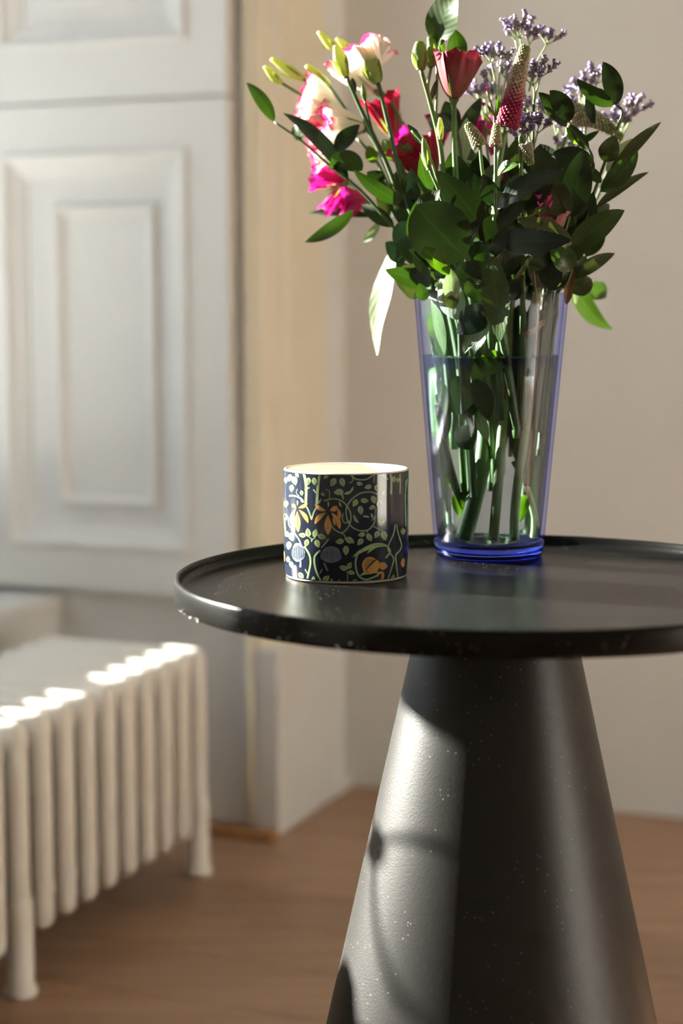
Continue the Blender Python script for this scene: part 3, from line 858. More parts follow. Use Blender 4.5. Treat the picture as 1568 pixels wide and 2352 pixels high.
ML_dark = plant_mat('dark_green_leaf', (0.015, 0.028, 0.0095), (0.008, 0.022, 0.002), 0.44, 0.16, 0.35)
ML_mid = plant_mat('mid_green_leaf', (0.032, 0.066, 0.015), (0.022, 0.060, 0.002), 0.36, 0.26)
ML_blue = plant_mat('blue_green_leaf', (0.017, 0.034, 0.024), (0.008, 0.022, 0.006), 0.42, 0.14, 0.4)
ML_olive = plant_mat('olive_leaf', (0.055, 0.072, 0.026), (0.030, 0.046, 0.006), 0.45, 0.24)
ML_pale = plant_mat('pale_green_leaf', (0.32, 0.40, 0.25), (0.18, 0.27, 0.10), 0.42, 0.28)
ML_fresh = plant_mat('fresh_green_leaf', (0.075, 0.16, 0.016), (0.09, 0.21, 0.003), 0.38, 0.42)
M_stem = plant_mat('green_stem', (0.085, 0.16, 0.045), (0.15, 0.28, 0.04), 0.42, 0.12, ribs=0)
M_stem_d = plant_mat('dark_stem', (0.050, 0.095, 0.030), (0.10, 0.18, 0.02), 0.45, 0.10, ribs=0)
M_stem_p = plant_mat('pale_stem', (0.30, 0.40, 0.17), (0.30, 0.40, 0.10), 0.45, 0.12, ribs=0)
M_stem_b = plant_mat('brown_twig', (0.20, 0.10, 0.045), (0.2, 0.1, 0.03), 0.55, 0.05, ribs=0)
M_bud = plant_mat('lisianthus_bud', (0.42, 0.48, 0.17), (0.60, 0.62, 0.16), 0.5, 0.35, ribs=0.05, var=.3)
M_bud_g = plant_mat('green_bud', (0.13, 0.21, 0.055), (0.25, 0.34, 0.05), 0.5, 0.25, ribs=0.05, var=.3)
M_sepal = plant_mat('sepal', (0.13, 0.20, 0.05), (0.28, 0.38, 0.05), 0.5, 0.3)
MP_white = petal_mat('white_petal_pink_rim', (0.88, 0.86, 0.76), (0.62, 0.03, 0.13), 0.84, 1.0, 0.45)
MP_cream = petal_mat('cream_petal', (0.84, 0.77, 0.58), (0.80, 0.58, 0.46), 0.70, 1.0)
MP_rose = petal_mat('dusky_pink_petal', (0.25, 0.058, 0.064), (0.26, 0.008, 0.030), 0.55, 0.98, 0.05)
MP_red = petal_mat('crimson_petal', (0.34, 0.008, 0.035), (0.40, 0.010, 0.045), 0.3, 0.9, 0.2)
MP_mag = petal_mat('magenta_petal', (0.62, 0.010, 0.17), (0.50, 0.015, 0.22), 0.3, 0.9, 0.3)
MP_pink = petal_mat('pale_pink_petal', (0.44, 0.24, 0.215), (0.42, 0.18, 0.18), 0.4, 0.9, 0.2)
M_spike = ramp_mat('veronica_spike', [(0, (0.30, 0.010, 0.055)), (0.30, (0.34, 0.016, 0.070)), (0.42, (0.50, 0.20, 0.19)), (0.54, (0.50, 0.37, 0.28)), (0.78, (0.40, 0.36, 0.22)), (1, (0.18, 0.24, 0.05))])
M_spike_g = ramp_mat('veronica_green_spike', [(0, (0.36, 0.34, 0.24)), (0.6, (0.33, 0.35, 0.20)), (1, (0.20, 0.27, 0.06))])
M_spike_w = ramp_mat('veronica_budding_spike', [(0, (0.42, 0.30, 0.24)), (0.5, (0.55, 0.50, 0.30)), (1, (0.26, 0.33, 0.08))])
M_spike_core = plant_mat('spike_core', (0.035, 0.032, 0.016), (0.08, 0.1, 0.02), 0.7, 0.1, ribs=0)
M_lim = ramp_mat('sea_lavender_floret', [(0, (0.14, 0.20, 0.08)), (0.35, (0.40, 0.40, 0.33)), (0.62, (0.46, 0.40, 0.50)), (0.78, (0.20, 0.13, 0.36)), (1, (0.26, 0.17, 0.44))])
M_wax = petal_mat('waxflower_petal', (0.60, 0.05, 0.24), (0.55, 0.06, 0.25), 0.3, 0.9, 0.3)

# ------------------------------------------------------------------ bouquet: builders
PX = VY / FPX                                  # metres per picture unit at the vase
def P(x, y, dz=0.0):
    p = at_depth(x, y, VY + dz)
    return p
def inside(p):
    """keep what is below the rim inside the glass"""
    h = p.z - V_Z0
    if h < VH + .004:
        rmax = max(vr(max(h, 0)) - TH - .0045, .02)
        dx, dy = p.x - VX, p.y - VY
        r = math.hypot(dx, dy)
        if r > rmax:
            p = Vector((VX + dx * rmax / r, VY + dy * rmax / r, p.z))
        p.z = max(p.z, V_Z0 + H_B + .003)
    return p
def Q(pt):
    return pt if isinstance(pt, Vector) else P(*pt)

CUTS, CUT_Z = random.Random(77), {}
def plant(name, label, cat, group, low):
    cut = None
    if cat != 'stalk' and low[1] > 1205:
        cut = CUTS.choice((CUTS.uniform(930, 1060), CUTS.uniform(1000, 1205)))                   # most stems are cut short and hang in the upper water
        low = (low[0] * .75 + 1135 * .25, cut, low[2])
    o = empty(name, inside(Q(low)))
    tag(o, label, cat, group)
    CUT_Z[o.name] = Q(low).z if cut else 0
    return o

def clip_low(path, zc):
    out = []
    for p, q in zip(path, path[1:]):
        if p.z < zc <= q.z: out.append(p.lerp(q, (zc - p.z) / (q.z - p.z)))
        if q.z >= zc: out.append(q)
    return ([path[0]] if path[0].z >= zc else []) + out

def stem(root, pts, r0=7, r1=5, mat=None, name='stem', seg=8, n=7, free=False):
    W_ = [Q(p) for p in pts]
    if not free: W_ = [inside(p) for p in W_]
    path = crom(W_, n)
    if not free:
        path = [inside(p) for p in path]
        if root.name in CUT_Z: path = clip_low(path, CUT_Z[root.name])
    m_ = len(path) - 1
    R_ = [(r0 + (r1 - r0) * i / m_) * PX / 2 * (1.9 if p.z < V_Z1 - .01 and r0 < 15 else 1.2) for i, p in enumerate(path)]
    v, f = tube_data(path, R_, seg)
    uv = [(0.25, i // seg / max(1, len(path) - 1)) for i in range(len(v))]
    return mesh_ob(name, v, f, mat or M_stem, root, uv=uv)

def leaf_data(b, t, w, bend=0.0, arch=0.12, roll=0.0, fold=0.22, peak=0.45, nv=13, wave=0.16, serr=0, tipcurl=0.0, full=0.78, seed=0):
    B, T = Q(b), Q(t)
    ax = T - B; L = ax.length; ax = ax / L
    view = (EYE - (B + T) / 2).normalized()
    side = ax.cross(view)
    side = side.normalized() if side.length > .05 else ax.orthogonal().normalized()
    N = side.cross(ax).normalized()
    q = math.radians(roll)
    side, N = side * math.cos(q) + N * math.sin(q), N * math.cos(q) - side * math.sin(q)
    s0 = ax.cross(view); s0 = s0.normalized() if s0.length > .05 else side
    ctrl = (B + T) / 2 + s0 * bend * L + N * arch * L
    rr = random.Random(seed)
    ph = rr.uniform(0, 6.28)
    wd = w * PX
    cols = (-1, -.5, 0, .5, 1)
    v, f, uv = [], [], []
    pk = math.log(.5) / math.log(peak)
    for j in range(nv + 1):
        s = j / nv
        p = B * (1 - s) ** 2 + ctrl * 2 * s * (1 - s) + T * s * s
        tg = ((ctrl - B) * (1 - s) + (T - ctrl) * s).normalized()
        sd = (side - tg * side.dot(tg)).normalized()
        nn = sd.cross(tg)
        if nn.dot(N) < 0: nn = -nn
        hw = wd / 2 * (math.sin(math.pi * min(max(s ** pk, 0), 1)) ** full * .985 + .015)
        for u in cols:
            k = u * hw
            if serr and abs(u) == 1 and 0 < j < nv: k *= 1 + (.07 if j % 2 else -.05)
            z = fold * abs(u) * hw + wave * hw * math.sin(ph + s * 8 + (1.5 if u > 0 else 0)) * abs(u) * min(1, w / 40)
            v.append(p + sd * k + nn * (z - tipcurl * L * s ** 3))
            uv.append((u * .5 + .5, s))
    n = len(cols)
    for j in range(nv):
        for i in range(n - 1):
            f.append((j * n + i, j * n + i + 1, (j + 1) * n + i + 1, (j + 1) * n + i))
    return v, f, uv
def leaf(root, b, t, w, mat=None, name='leaf', **k):
    v, f, uv = leaf_data(b, t, w, seed=len(bpy.data.objects), **k)
    return mesh_ob(name, v, f, mat or ML_mid, root, uv=uv)

def frame_of(ax):
    ax = ax.normalized()
    e1 = ax.cross(Vector((0.3, -1, 0.2))).normalized()
    return ax, e1, ax.cross(e1)

def bud(root, base, tip, w, mat=None, open_=0.0, sepals=3, name='bud'):
    """tight spindle of rolled petals with narrow sepals"""
    B, T = Q(base), Q(tip)
    ax, e1, e2 = frame_of(T - B); L = (T - B).length
    wd = w * PX / 2
    v, f, uv = [], [], []
    nv, nu = 12, 12
    for j in range(nv + 1):
        s = j / nv
        r = wd * (math.sin(math.pi * (.10 + s * .62)) ** .8) * (1 - (.66 - .34 * open_) * s ** 1.6)
        for k in range(nu):
            a = 2 * math.pi * k / nu + s * 1.9
            rk = r * (1 + .10 * math.cos(3 * (2 * math.pi * k / nu)))
            v.append(B + ax * L * s + (e1 * math.cos(a) + e2 * math.sin(a)) * rk)
            uv.append((.2 + .1 * math.cos(3 * a), s))
    for j in range(nv):
        for k in range(nu):
            k2 = (k + 1) % nu
            f.append((j * nu + k, j * nu + k2, (j + 1) * nu + k2, (j + 1) * nu + k))
    f.append(tuple(range(nu))); f.append(tuple(range(nv * nu, nv * nu + nu)))
    o = mesh_ob(name, v, f, mat or M_bud, root, uv=uv)
    for k in range(sepals):
        a = 2 * math.pi * k / sepals + .4
        d = e1 * math.cos(a) + e2 * math.sin(a)
        leaf(o, B - ax * L * .03 + d * wd * .25, B + ax * L * .62 + d * wd * 1.12, w * .22, M_sepal, 'sepal', arch=.10, fold=.3, nv=6)
    return o

def bloom(root, base, ax, size, mat, open_=0.6, n_out=5, n_in=4, calyx=True, ruffle=.06, aspect=.62, pointed=0.0, seed=1, name='calyx', flare=.25, droop=0.0):
    """cup of overlapping petals; base = where the stem ends, size = petal length in picture units"""
    B = Q(base); ax, e1, e2 = frame_of(Vector(ax)); L = size * PX
    rr = random.Random(seed)
    # the green calyx carries the petals
    v, f = tube_data([B - ax * L * .10, B - ax * L * .02, B + ax * L * .05], [L * .045, L * .085, L * .12], 10)
    cal = mesh_ob(name, v, f, M_sepal, root, uv=[(.2, .3)] * len(v))
    if calyx:
        for k in range(5):
            a = 2 * math.pi * k / 5 + rr.uniform(-.2, .2)
            d = e1 * math.cos(a) + e2 * math.sin(a)
            leaf(cal, B + d * L * .05, B + ax * L * .55 + d * L * (.30 + .3 * open_ * aspect), size * .055, M_sepal, 'sepal', arch=.12, fold=.3, nv=6)
    def petal(a0, lay, k):
        nu, nv = 8, 10
        ha = math.radians(rr.uniform(38, 50)) * (1.0 if lay == 0 else 1.15)
        Lk = L * rr.uniform(.92, 1.06) * (1.0, .93, .84)[lay]
        rad = L * aspect * (1.0, .70, .42)[lay] * (.55 + .6 * open_)
        ph = rr.uniform(0, 6.28)
        v, uv, f = [], [], []
        for j in range(nv + 1):
            s = j / nv
            for i in range(nu + 1):
                u = i / nu * 2 - 1
                topcut = (1 - (.16 + pointed) * abs(u) ** 2.2)
                ss = s * topcut
                r = rad * math.sin(min(1, ss * 1.12) * math.pi / 2) ** .52 * (.74 + .26 * ss) + L * flare * open_ * max(0, ss - .72) ** 2 * 9 * (1, .6, .3)[lay]
                r *= 1 + .07 * u * (1 if lay % 2 == 0 else -1)
                wa = ha * (1 - pointed * .6 * s)
                ang = a0 + u * wa
                h = Lk * (ss * (1 - droop * ss))
                r += L * ruffle * s ** 3 * math.sin(ph + u * 7)
                h += L * ruffle * .7 * s ** 3 * math.cos(ph * 1.3 + u * 9)
                v.append(B + ax * h + (e1 * math.cos(ang) + e2 * math.sin(ang)) * max(r, L * .02))
                uv.append((i / nu, max(s, (abs(u) ** 3) * s)))
        for j in range(nv):
            for i in range(nu):
                q = j * (nu + 1) + i
                f.append((q, q + 1, q + nu + 2, q + nu + 1))
        mesh_ob('petal', v, f, mat, cal, uv=uv)
    for k in range(n_out): petal(2 * math.pi * k / n_out + rr.uniform(-.15, .15), 0, k)
    for k in range(n_in): petal(2 * math.pi * k / n_in + .5 + rr.uniform(-.2, .2), 1, k)
    for k in range(max(0, n_in - 1)): petal(2 * math.pi * k / max(1, n_in - 1) + .9, 2, k)
    return cal

ICO = None
def ico():
    global ICO
    if ICO is None:
        bm = bmesh.new(); bmesh.ops.create_icosphere(bm, subdivisions=1, radius=1)
        bm.verts.index_update()
        ICO = ([v.co.copy() for v in bm.verts], [tuple(v.index for v in f.verts) for f in bm.faces]); bm.free()
    return ICO

def spike(root, pts, w0, w1, mat, n=220, bead=3.4, name='flower_spike'):
    """tapering spike set all round with round florets"""
    path = crom([Q(p) for p in pts], 12)
    m = len(path) - 1
    rad = [(w0 + (w1 - w0) * (i / m) ** 1.5) * PX / 2 for i in range(m + 1)]
    rad[-1] *= .5
    core = mesh_ob(name, *tube_data(path, [r * .62 for r in rad], 8), M_spike_core, root, uv=[(.2, .5)] * (8 * (m + 1)))
    iv, iff = ico()
    a = Acc()
    rr = random.Random(len(path) + n)
    for k in range(n):
        s = (k + .5) / n
        x = s * m; i = min(int(x), m - 1); p = path[i].lerp(path[i + 1], x - i)
        T = (path[i + 1] - path[i]).normalized()
        r = rad[i] + (rad[i + 1] - rad[i]) * (x - i)
        _, e1, e2 = frame_of(T)
        q = k * 2.39996
        d = e1 * math.cos(q) + e2 * math.sin(q)
        b = bead * PX / 2 * (1.12 - .32 * s) * rr.uniform(.85, 1.15)
        ax = (d + T * .45).normalized()
        o1 = ax.orthogonal().normalized(); o2 = ax.cross(o1)
        c = p + d * r * .92
        a.add([c + ax * (t.z * b * 1.35) + o1 * (t.x * b) + o2 * (t.y * b) for t in iv], iff, [(.2, s)] * len(iv))
    o = a.build('florets', mat, core); o['kind'] = 'stuff'
    return core

def floret(a, p, d, L, r):
    """sea lavender floret: narrow calyx opening into a small ragged trumpet"""
    d = d.normalized(); e1 = d.orthogonal().normalized(); e2 = d.cross(e1)
    v, f, uv = [], [], []
    for j, (h, k) in enumerate(((0, .25), (.45, .42), (.72, .62), (1.0, 1.0), (.93, .45))):
        for i in range(5):
            q = 2 * math.pi * i / 5
            v.append(p + d * L * h + (e1 * math.cos(q) + e2 * math.sin(q)) * r * k)
            uv.append((.2, (0, .3, .55, .82, 1.0)[j]))
    for j in range(4):
        for i in range(5):
            i2 = (i + 1) % 5
            f.append((j * 5 + i, j * 5 + i2, (j + 1) * 5 + i2, (j + 1) * 5 + i))
    f.append(tuple(range(20, 25)))
    a.add(v, f, uv)

def sprig(root, frm, tip, n=16, spread=24, seed=0, nb=3, twig=None):
    """side branch ending in a one-sided cluster of florets"""
    rr = random.Random(seed * 13 + 5)
    A_, B_ = Q(frm), Q(tip)
    ax = B_ - A_; L = ax.length; ax = ax / L
    br = Acc(); fl_ = Acc()
    side = ax.cross((EYE - B_).normalized()).normalized(); nv_ = side.cross(ax)
    fork = B_ - ax * min(L * .75, spread * PX * 1.5)
    v, f = tube_data(crom([A_, A_.lerp(fork, .5) + side * rr.uniform(-.05, .05) * L, fork], 5), (2.6 * PX, 1.7 * PX), 6); br.add(v, f)
    for b in range(nb):
        q = (b - (nb - 1) / 2) / max(1, (nb - 1) / 2) if nb > 1 else 0
        d = (ax + side * q * .75 + nv_ * rr.uniform(-.45, .45)).normalized()
        E_ = fork + d * spread * PX * rr.uniform(1.25, 1.75)
        pth = crom([fork, fork.lerp(E_, .55) + side * q * spread * PX * .15, E_], 4)
        v, f = tube_data(pth, (1.6 * PX, .9 * PX), 5); br.add(v, f)
        m = max(4, int(n * 1.35) // nb)
        for k in range(m):
            s = .30 + .70 * k / max(1, m - 1)
            x = s * (len(pth) - 1); i = min(int(x), len(pth) - 2); p = pth[i].lerp(pth[i + 1], x - i)
            dd = d * .8 + side * rr.uniform(-.8, .8) + nv_ * rr.uniform(-.8, .8) + UP * .35
            floret(fl_, p, dd, rr.uniform(11, 16) * PX, rr.uniform(3.8, 5.8) * PX)
    tw = br.build('twig', twig or M_stem_p, root)
    o = fl_.build('floret_cluster', M_lim, tw); o['kind'] = 'stuff'
    return tw

# ------------------------------------------------------------------ bouquet: the stems, one plant each
G_LIS, G_VER, G_LIM, G_FOL = 'lisianthus stems in the vase', 'veronica stems in the vase', 'sea lavender stems in the vase', 'leafy branches in the vase'
def dirpx(dx, dy, dz=0.0):
    """direction: right, down the picture, away from the camera"""
    return Vector((dx, dz, -dy)).normalized()

# --- lisianthus with three buds, furthest left
r = plant('lisianthus_stem', 'white lisianthus with three pale green buds reaching furthest left', 'flower', G_LIS, (1062, 1250, .01))
stem(r, [(1062, 1250, .01), (1040, 1000, .02), (1010, 720, .035), (930, 500, .06), (850, 310, .075), (772, 250, .08)], 10, 6)
bloom(r, (775, 252, .08), dirpx(-1, -.35, -.15), 96, MP_white, .5, 6, 5, seed=3, aspect=.70, ruffle=.035, flare=.05)
for b, t, w, j in (((648, 192, .085), (606, 152, .085), 30, (790, 275, .08)), ((698, 182, .09), (622, 135, .092), 32, (805, 285, .085)), ((757, 198, .085), (702, 150, .085), 34, (815, 285, .08))):
    bud(r, b, t, w)
    stem(r, [j, ((j[0] + b[0]) / 2 + 4, (j[1] + b[1]) / 2 + 4, .083), b], 6, 6, free=True, name='flower_stalk')
bud(r, (768, 268, .07), (712, 252, .07), 20, M_bud_g)
# --- white lisianthus, tall
r = plant('lisianthus_stem', 'tall white lisianthus with deep pink petal rims above the left of the bouquet', 'flower', G_LIS, (1085, 1252, .015))
stem(r, [(1085, 1252, .015), (1070, 1000, .03), (1040, 720, .04), (985, 480, .07), (925, 290, .08), (880, 215, .085), (850, 205, .085)], 10, 7)
bloom(r, (868, 210, .085), dirpx(-.55, -.75, -.1), 122, MP_white, .5, 6, 5, seed=8, aspect=.62, ruffle=.05, flare=.08)
bloom(r, (850, 160, .09), dirpx(.35, -.8, .1), 70, MP_white, .7, 4, 3, seed=9, aspect=.5, ruffle=.10)
for b, t, w in (((778, 120, .085), (730, 73, .088), 30), ((812, 122, .09), (772, 88, .09), 26)):
    bud(r, b, t, w)
    stem(r, [(872, 215, .085), (835, 165, .087), b], 6, 6, free=True, name='flower_stalk')
# --- bud stems, in focus
r = plant('lisianthus_stem', 'single pale green lisianthus bud on a thin dark stalk among the white blooms', 'flower', G_LIS, (1050, 1248, -.005))
stem(r, [(1050, 1248, -.005), (1045, 1000, .0), (1025, 720, .01), (935, 500, .02), (885, 370, .025), (835, 265, .03), (795, 175, .03)], 10, 8, M_stem_d)
bud(r, (794, 176, .03), (770, 104, .03), 42, M_bud, .15, 4)
bud(r, (838, 232, .03), (832, 192, .03), 15, M_bud_g)
stem(r, [(855, 300, .028), (845, 262, .03), (838, 232, .03)], 4, 4, M_stem_d, free=True, name='flower_stalk')
leaf(r, (815, 215, .03), (808, 178, .035), 14, ML_dark)
r = plant('lisianthus_stem', 'half open cream lisianthus bud beside the single green bud', 'flower', G_LIS, (1098, 1258, -.02))
stem(r, [(1098, 1258, -.02), (1075, 1000, -.01), (1035, 720, .0), (955, 520, .01), (925, 430, .015), (895, 300, .02), (868, 190, .02)], 11, 8, M_stem_d)
c_ = bud(r, (868, 190, .02), (838, 118, .02), 54, M_bud, .5, 4)
bloom(r, (862, 176, .02), dirpx(-.40, -1, -.05), 82, MP_cream, .16, 4, 3, calyx=False, seed=12, aspect=.42, ruffle=.05)
# --- white pink rimmed bloom lower left
r = plant('lisianthus_stem', 'white lisianthus with crimson rims just above the magenta flower', 'flower', G_LIS, (1035, 1240, .02))
stem(r, [(1035, 1240, .02), (1025, 950, .03), (1000, 710, .045), (930, 520, .065), (870, 380, .075), (820, 318, .08)], 9, 6)
bloom(r, (838, 292, .075), dirpx(-1, .05, -.45), 134, MP_white, .5, 6, 5, seed=21, aspect=.50, ruffle=.06, flare=.08)
bloom(r, (790, 330, .085), dirpx(-.9, .42, -.1), 92, MP_white, .5, 4, 3, seed=22, aspect=.40, ruffle=.05)
# --- deep pink blooms behind
r = plant('lisianthus_stem', 'deep pink lisianthus half hidden behind the green bud stalks', 'flower', G_LIS, (1075, 1245, .025))
stem(r, [(1075, 1245, .025), (1072, 950, .03), (1050, 710, .045), (985, 500, .07), (930, 350, .09), (905, 320, .095)], 9, 6)
bloom(r, (905, 318, .095), dirpx(-.35, -1, -.1), 104, MP_red, .55, 5, 4, seed=31, aspect=.42)
bloom(r, (960, 335, .085), dirpx(-.7, -.35, -.2), 62, MP_mag, .6, 4, 3, seed=32, aspect=.5)
r = plant('lisianthus_stem', 'crimson lisianthus low in the middle behind the bud stalks', 'flower', G_LIS, (1110, 1250, .02))
stem(r, [(1110, 1250, .02), (1100, 950, .03), (1085, 710, .035), (1030, 500, .05), (1000, 420, .05)], 9, 6)
bloom(r, (992, 418, .05), dirpx(-.45, -.9, -.35), 105, MP_red, .75, 5, 4, seed=33, aspect=.52, ruffle=.08)
bloom(r, (1015, 330, .075), dirpx(-.1, -1, 0), 70, MP_mag, .7, 4, 3, seed=34, aspect=.45)
# --- dusky pink lisianthus, the tallest cup
r = plant('lisianthus_stem', 'dusky pink cup shaped lisianthus on a tall stem under the topmost leaf', 'flower', G_LIS, (1135, 1262, -.02))
stem(r, [(1135, 1262, -.02), (1128, 1000, -.02), (1095, 700, -.02), (1056, 500, -.02), (1044, 360, -.02), (1042, 232, -.02)], 15, 9)
bloom(r, (1042, 232, -.02), dirpx(.06, -1, -.12), 106, MP_rose, .5, 6, 5, seed=41, aspect=.54, ruffle=.065, flare=.08)
r = plant('lisianthus_stem', 'pair of closed green lisianthus buds left of the dusky pink bloom', 'flower', G_LIS, (1115, 1256, -.03))
stem(r, [(1115, 1256, -.03), (1100, 1000, -.02), (1070, 700, -.015), (1025, 450, -.015), (1010, 330, -.015), (990, 245, -.015), (966, 160, -.015)], 12, 8)
bud(r, (966, 160, -.015), (962, 98, -.01), 42, M_bud_g, .7, 4)
bud(r, (990, 155, 0), (985, 108, 0), 34, M_bud_g, .6, 4)
bud(r, (1003, 135, .01), (985, 85, .012), 30, M_bud_g, .3, 3)
stem(r, [(990, 245, -.015), (982, 200, -.008), (990, 155, 0)], 6, 6, free=True, name='flower_stalk')
stem(r, [(1000, 270, -.012), (1003, 200, 0), (1003, 135, .01)], 6, 5, free=True, name='flower_stalk')
leaf(r, (988, 235, -.01), (1003, 182, -.005), 12, ML_dark)
bud(r, (1012, 320, -.03), (1010, 270, -.03), 20, M_bud)
r = plant('lisianthus_stem', 'slim green lisianthus bud low in front of the crimson bloom', 'flower', G_LIS, (1090, 1250, -.035))
stem(r, [(1090, 1250, -.035), (1080, 1000, -.03), (1060, 700, -.03), (1020, 480, -.04), (985, 385, -.04)], 9, 6)
bud(r, (985, 390, -.04), (972, 318, -.038), 26, M_bud_g, .1, 3)
stem(r, [(1022, 480, -.04), (1000, 400, -.035), (978, 340, -.03), (945, 300, -.025)], 6, 4, free=True, name='flower_stalk')
leaf(r, (978, 335, -.03), (935, 285, -.02), 18, ML_mid, arch=-.1)
# --- magenta flower, low left
r = plant('alstroemeria_stem', 'bright magenta flower drooping at the lower left of the bouquet', 'flower', None, (1020, 1235, .03))
stem(r, [(1020, 1235, .03), (1010, 950, .035), (985, 700, .05), (930, 560, .07), (880, 500, .085), (842, 462, .095)], 9, 5)
bloom(r, (842, 460, .095), dirpx(-1, .12, -.25), 74, MP_mag, .75, 5, 3, seed=51, aspect=.55, pointed=.25)
bloom(r, (800, 418, .10), dirpx(-1, -.2, -.1), 98, MP_mag, .55, 4, 3, seed=52, aspect=.36, pointed=.15)
bloom(r, (790, 425, .09), dirpx(-.45, 1, -.1), 78, MP_mag, .55, 4, 2, seed=53, aspect=.42, pointed=.45)
stem(r, [(850, 470, .093), (825, 440, .096), (800, 418, .10)], 5, 5, free=True, name='flower_stalk')
# --- pale pink bloom, right of the middle
r = plant('lisianthus_stem', 'pale pink lisianthus bloom peeping out of the leaves at the lower right', 'flower', G_LIS, (1215, 1245, .01))
stem(r, [(1215, 1245, .01), (1240, 950, .02), (1262, 720, .025), (1270, 620, -.02), (1272, 552, -.035)], 9, 6)
bloom(r, (1274, 546, -.036), dirpx(-.1, -1, -.35), 60, MP_pink, .7, 5, 4, seed=61, aspect=.5)
r = plant('lisianthus_stem', 'small hot pink bloom seen between the tall pink cup and the red spike', 'flower', G_LIS, (1150, 1250, .03))
stem(r, [(1150, 1250, .03), (1145, 950, .035), (1130, 700, .05), (1110, 480, .07), (1102, 330, .085)], 8, 5)
bloom(r, (1102, 330, .085), dirpx(.0, -1, -.3), 66, MP_mag, .7, 5, 3, seed=62, aspect=.5)
bloom(r, (1352, 262, .09), dirpx(-.15, -1, -.2), 56, MP_cream, .35, 4, 2, seed=63, aspect=.4)
stem(r, [(1130, 640, .055), (1240, 450, .09), (1330, 330, .09), (1352, 265, .09)], 6, 5, free=True, name='flower_stalk')

# --- veronica: one tall crimson spike, smaller ones
r = plant('veronica_stem', 'tall veronica spike shading from crimson to cream and green tip', 'flower', G_VER, (1188, 1264, -.03))
stem(r, [(1188, 1264, -.03), (1195, 1080, -.03), (1168, 860, -.035), (1140, 680, -.04), (1136, 560, -.045), (1140, 420, -.04), (1158, 300, -.04)], 17, 13)
spike(r, [(1164, 290, -.04), (1178, 230, -.04), (1192, 165, -.038), (1206, 106, -.036)], 44, 17, M_spike, 400, 9.6)
S = dict(serr=1, nv=26, fold=.12)
leaf(r, (1132, 560, -.045), (1000, 392, -.055), 68, ML_dark, arch=.10, bend=.06, **S)
leaf(r, (1142, 556, -.048), (1312, 552, -.08), 60, ML_blue, arch=.16, bend=-.06, roll=-18, **S)
leaf(r, (1138, 480, -.045), (1296, 392, -.075), 44, ML_blue, arch=.10, bend=-.12, roll=12, **S)
leaf(r, (1122, 580, -.05), (1148, 785, -.078), 62, ML_mid, arch=-.10, bend=-.02, roll=-12, **S)
leaf(r, (1136, 470, -.04), (1108, 400, -.06), 44, ML_dark, arch=.2, **S)
leaf(r, (1142, 400, -.042), (1190, 378, -.06), 30, ML_fresh, arch=.3, roll=40, **S)
leaf(r, (1128, 600, -.045), (1165, 515, -.06), 34, ML_blue, arch=.15, **S)
for lab, low, mid, pts, w0, w1, mt, n, bd in (
        ('short pale veronica spike standing in front of the crimson one', (1160, 1260, -.04), (1138, 520, -.05), [(1138, 335, -.055), (1139, 310, -.055), (1141, 284, -.055)], 24, 10, M_spike_w, 130, 6.0),
        ('dark beaded veronica spike leaning left of the crimson one', (1142, 1255, -.01), (1120, 480, -.03), [(1102, 335, -.03), (1088, 308, -.03), (1072, 284, -.03)], 30, 12, M_spike_g, 130, 6.4),
        ('small beaded veronica spike hanging down right of the crimson one', (1205, 1255, -.03), (1200, 480, -.05), [(1206, 330, -.055), (1212, 352, -.055), (1219, 378, -.055)], 26, 12, M_spike_g, 130, 6.0),
        ('thick curved green veronica spike bending over at the upper right', (1225, 1250, .0), (1262, 420, .03), [(1312, 262, .04), (1345, 268, .04), (1385, 284, .042), (1428, 318, .045)], 48, 13, M_spike_g, 240, 9.0)):
    r = plant('veronica_stem', lab, 'flower', G_VER, low)
    a0 = pts[0]
    near = (a0[0] - 12, a0[1] - 8, a0[2]) if 'hanging' in lab else (a0[0] * .7 + mid[0] * .3, a0[1] * .6 + mid[1] * .4, a0[2])
    stem(r, [low, ((low[0] + mid[0]) / 2, 950, low[2]), (mid[0] * .8 + low[0] * .2, 700, mid[2] * .6), mid, near, a0], 9, 6)
    spike(r, pts, w0, w1, mt, n, bd)
    leaf(r, mid, (mid[0] + RNG.choice((-70, 70)), mid[1] - 60, mid[2] - .01), 36, ML_dark, arch=.15, serr=1, nv=20)

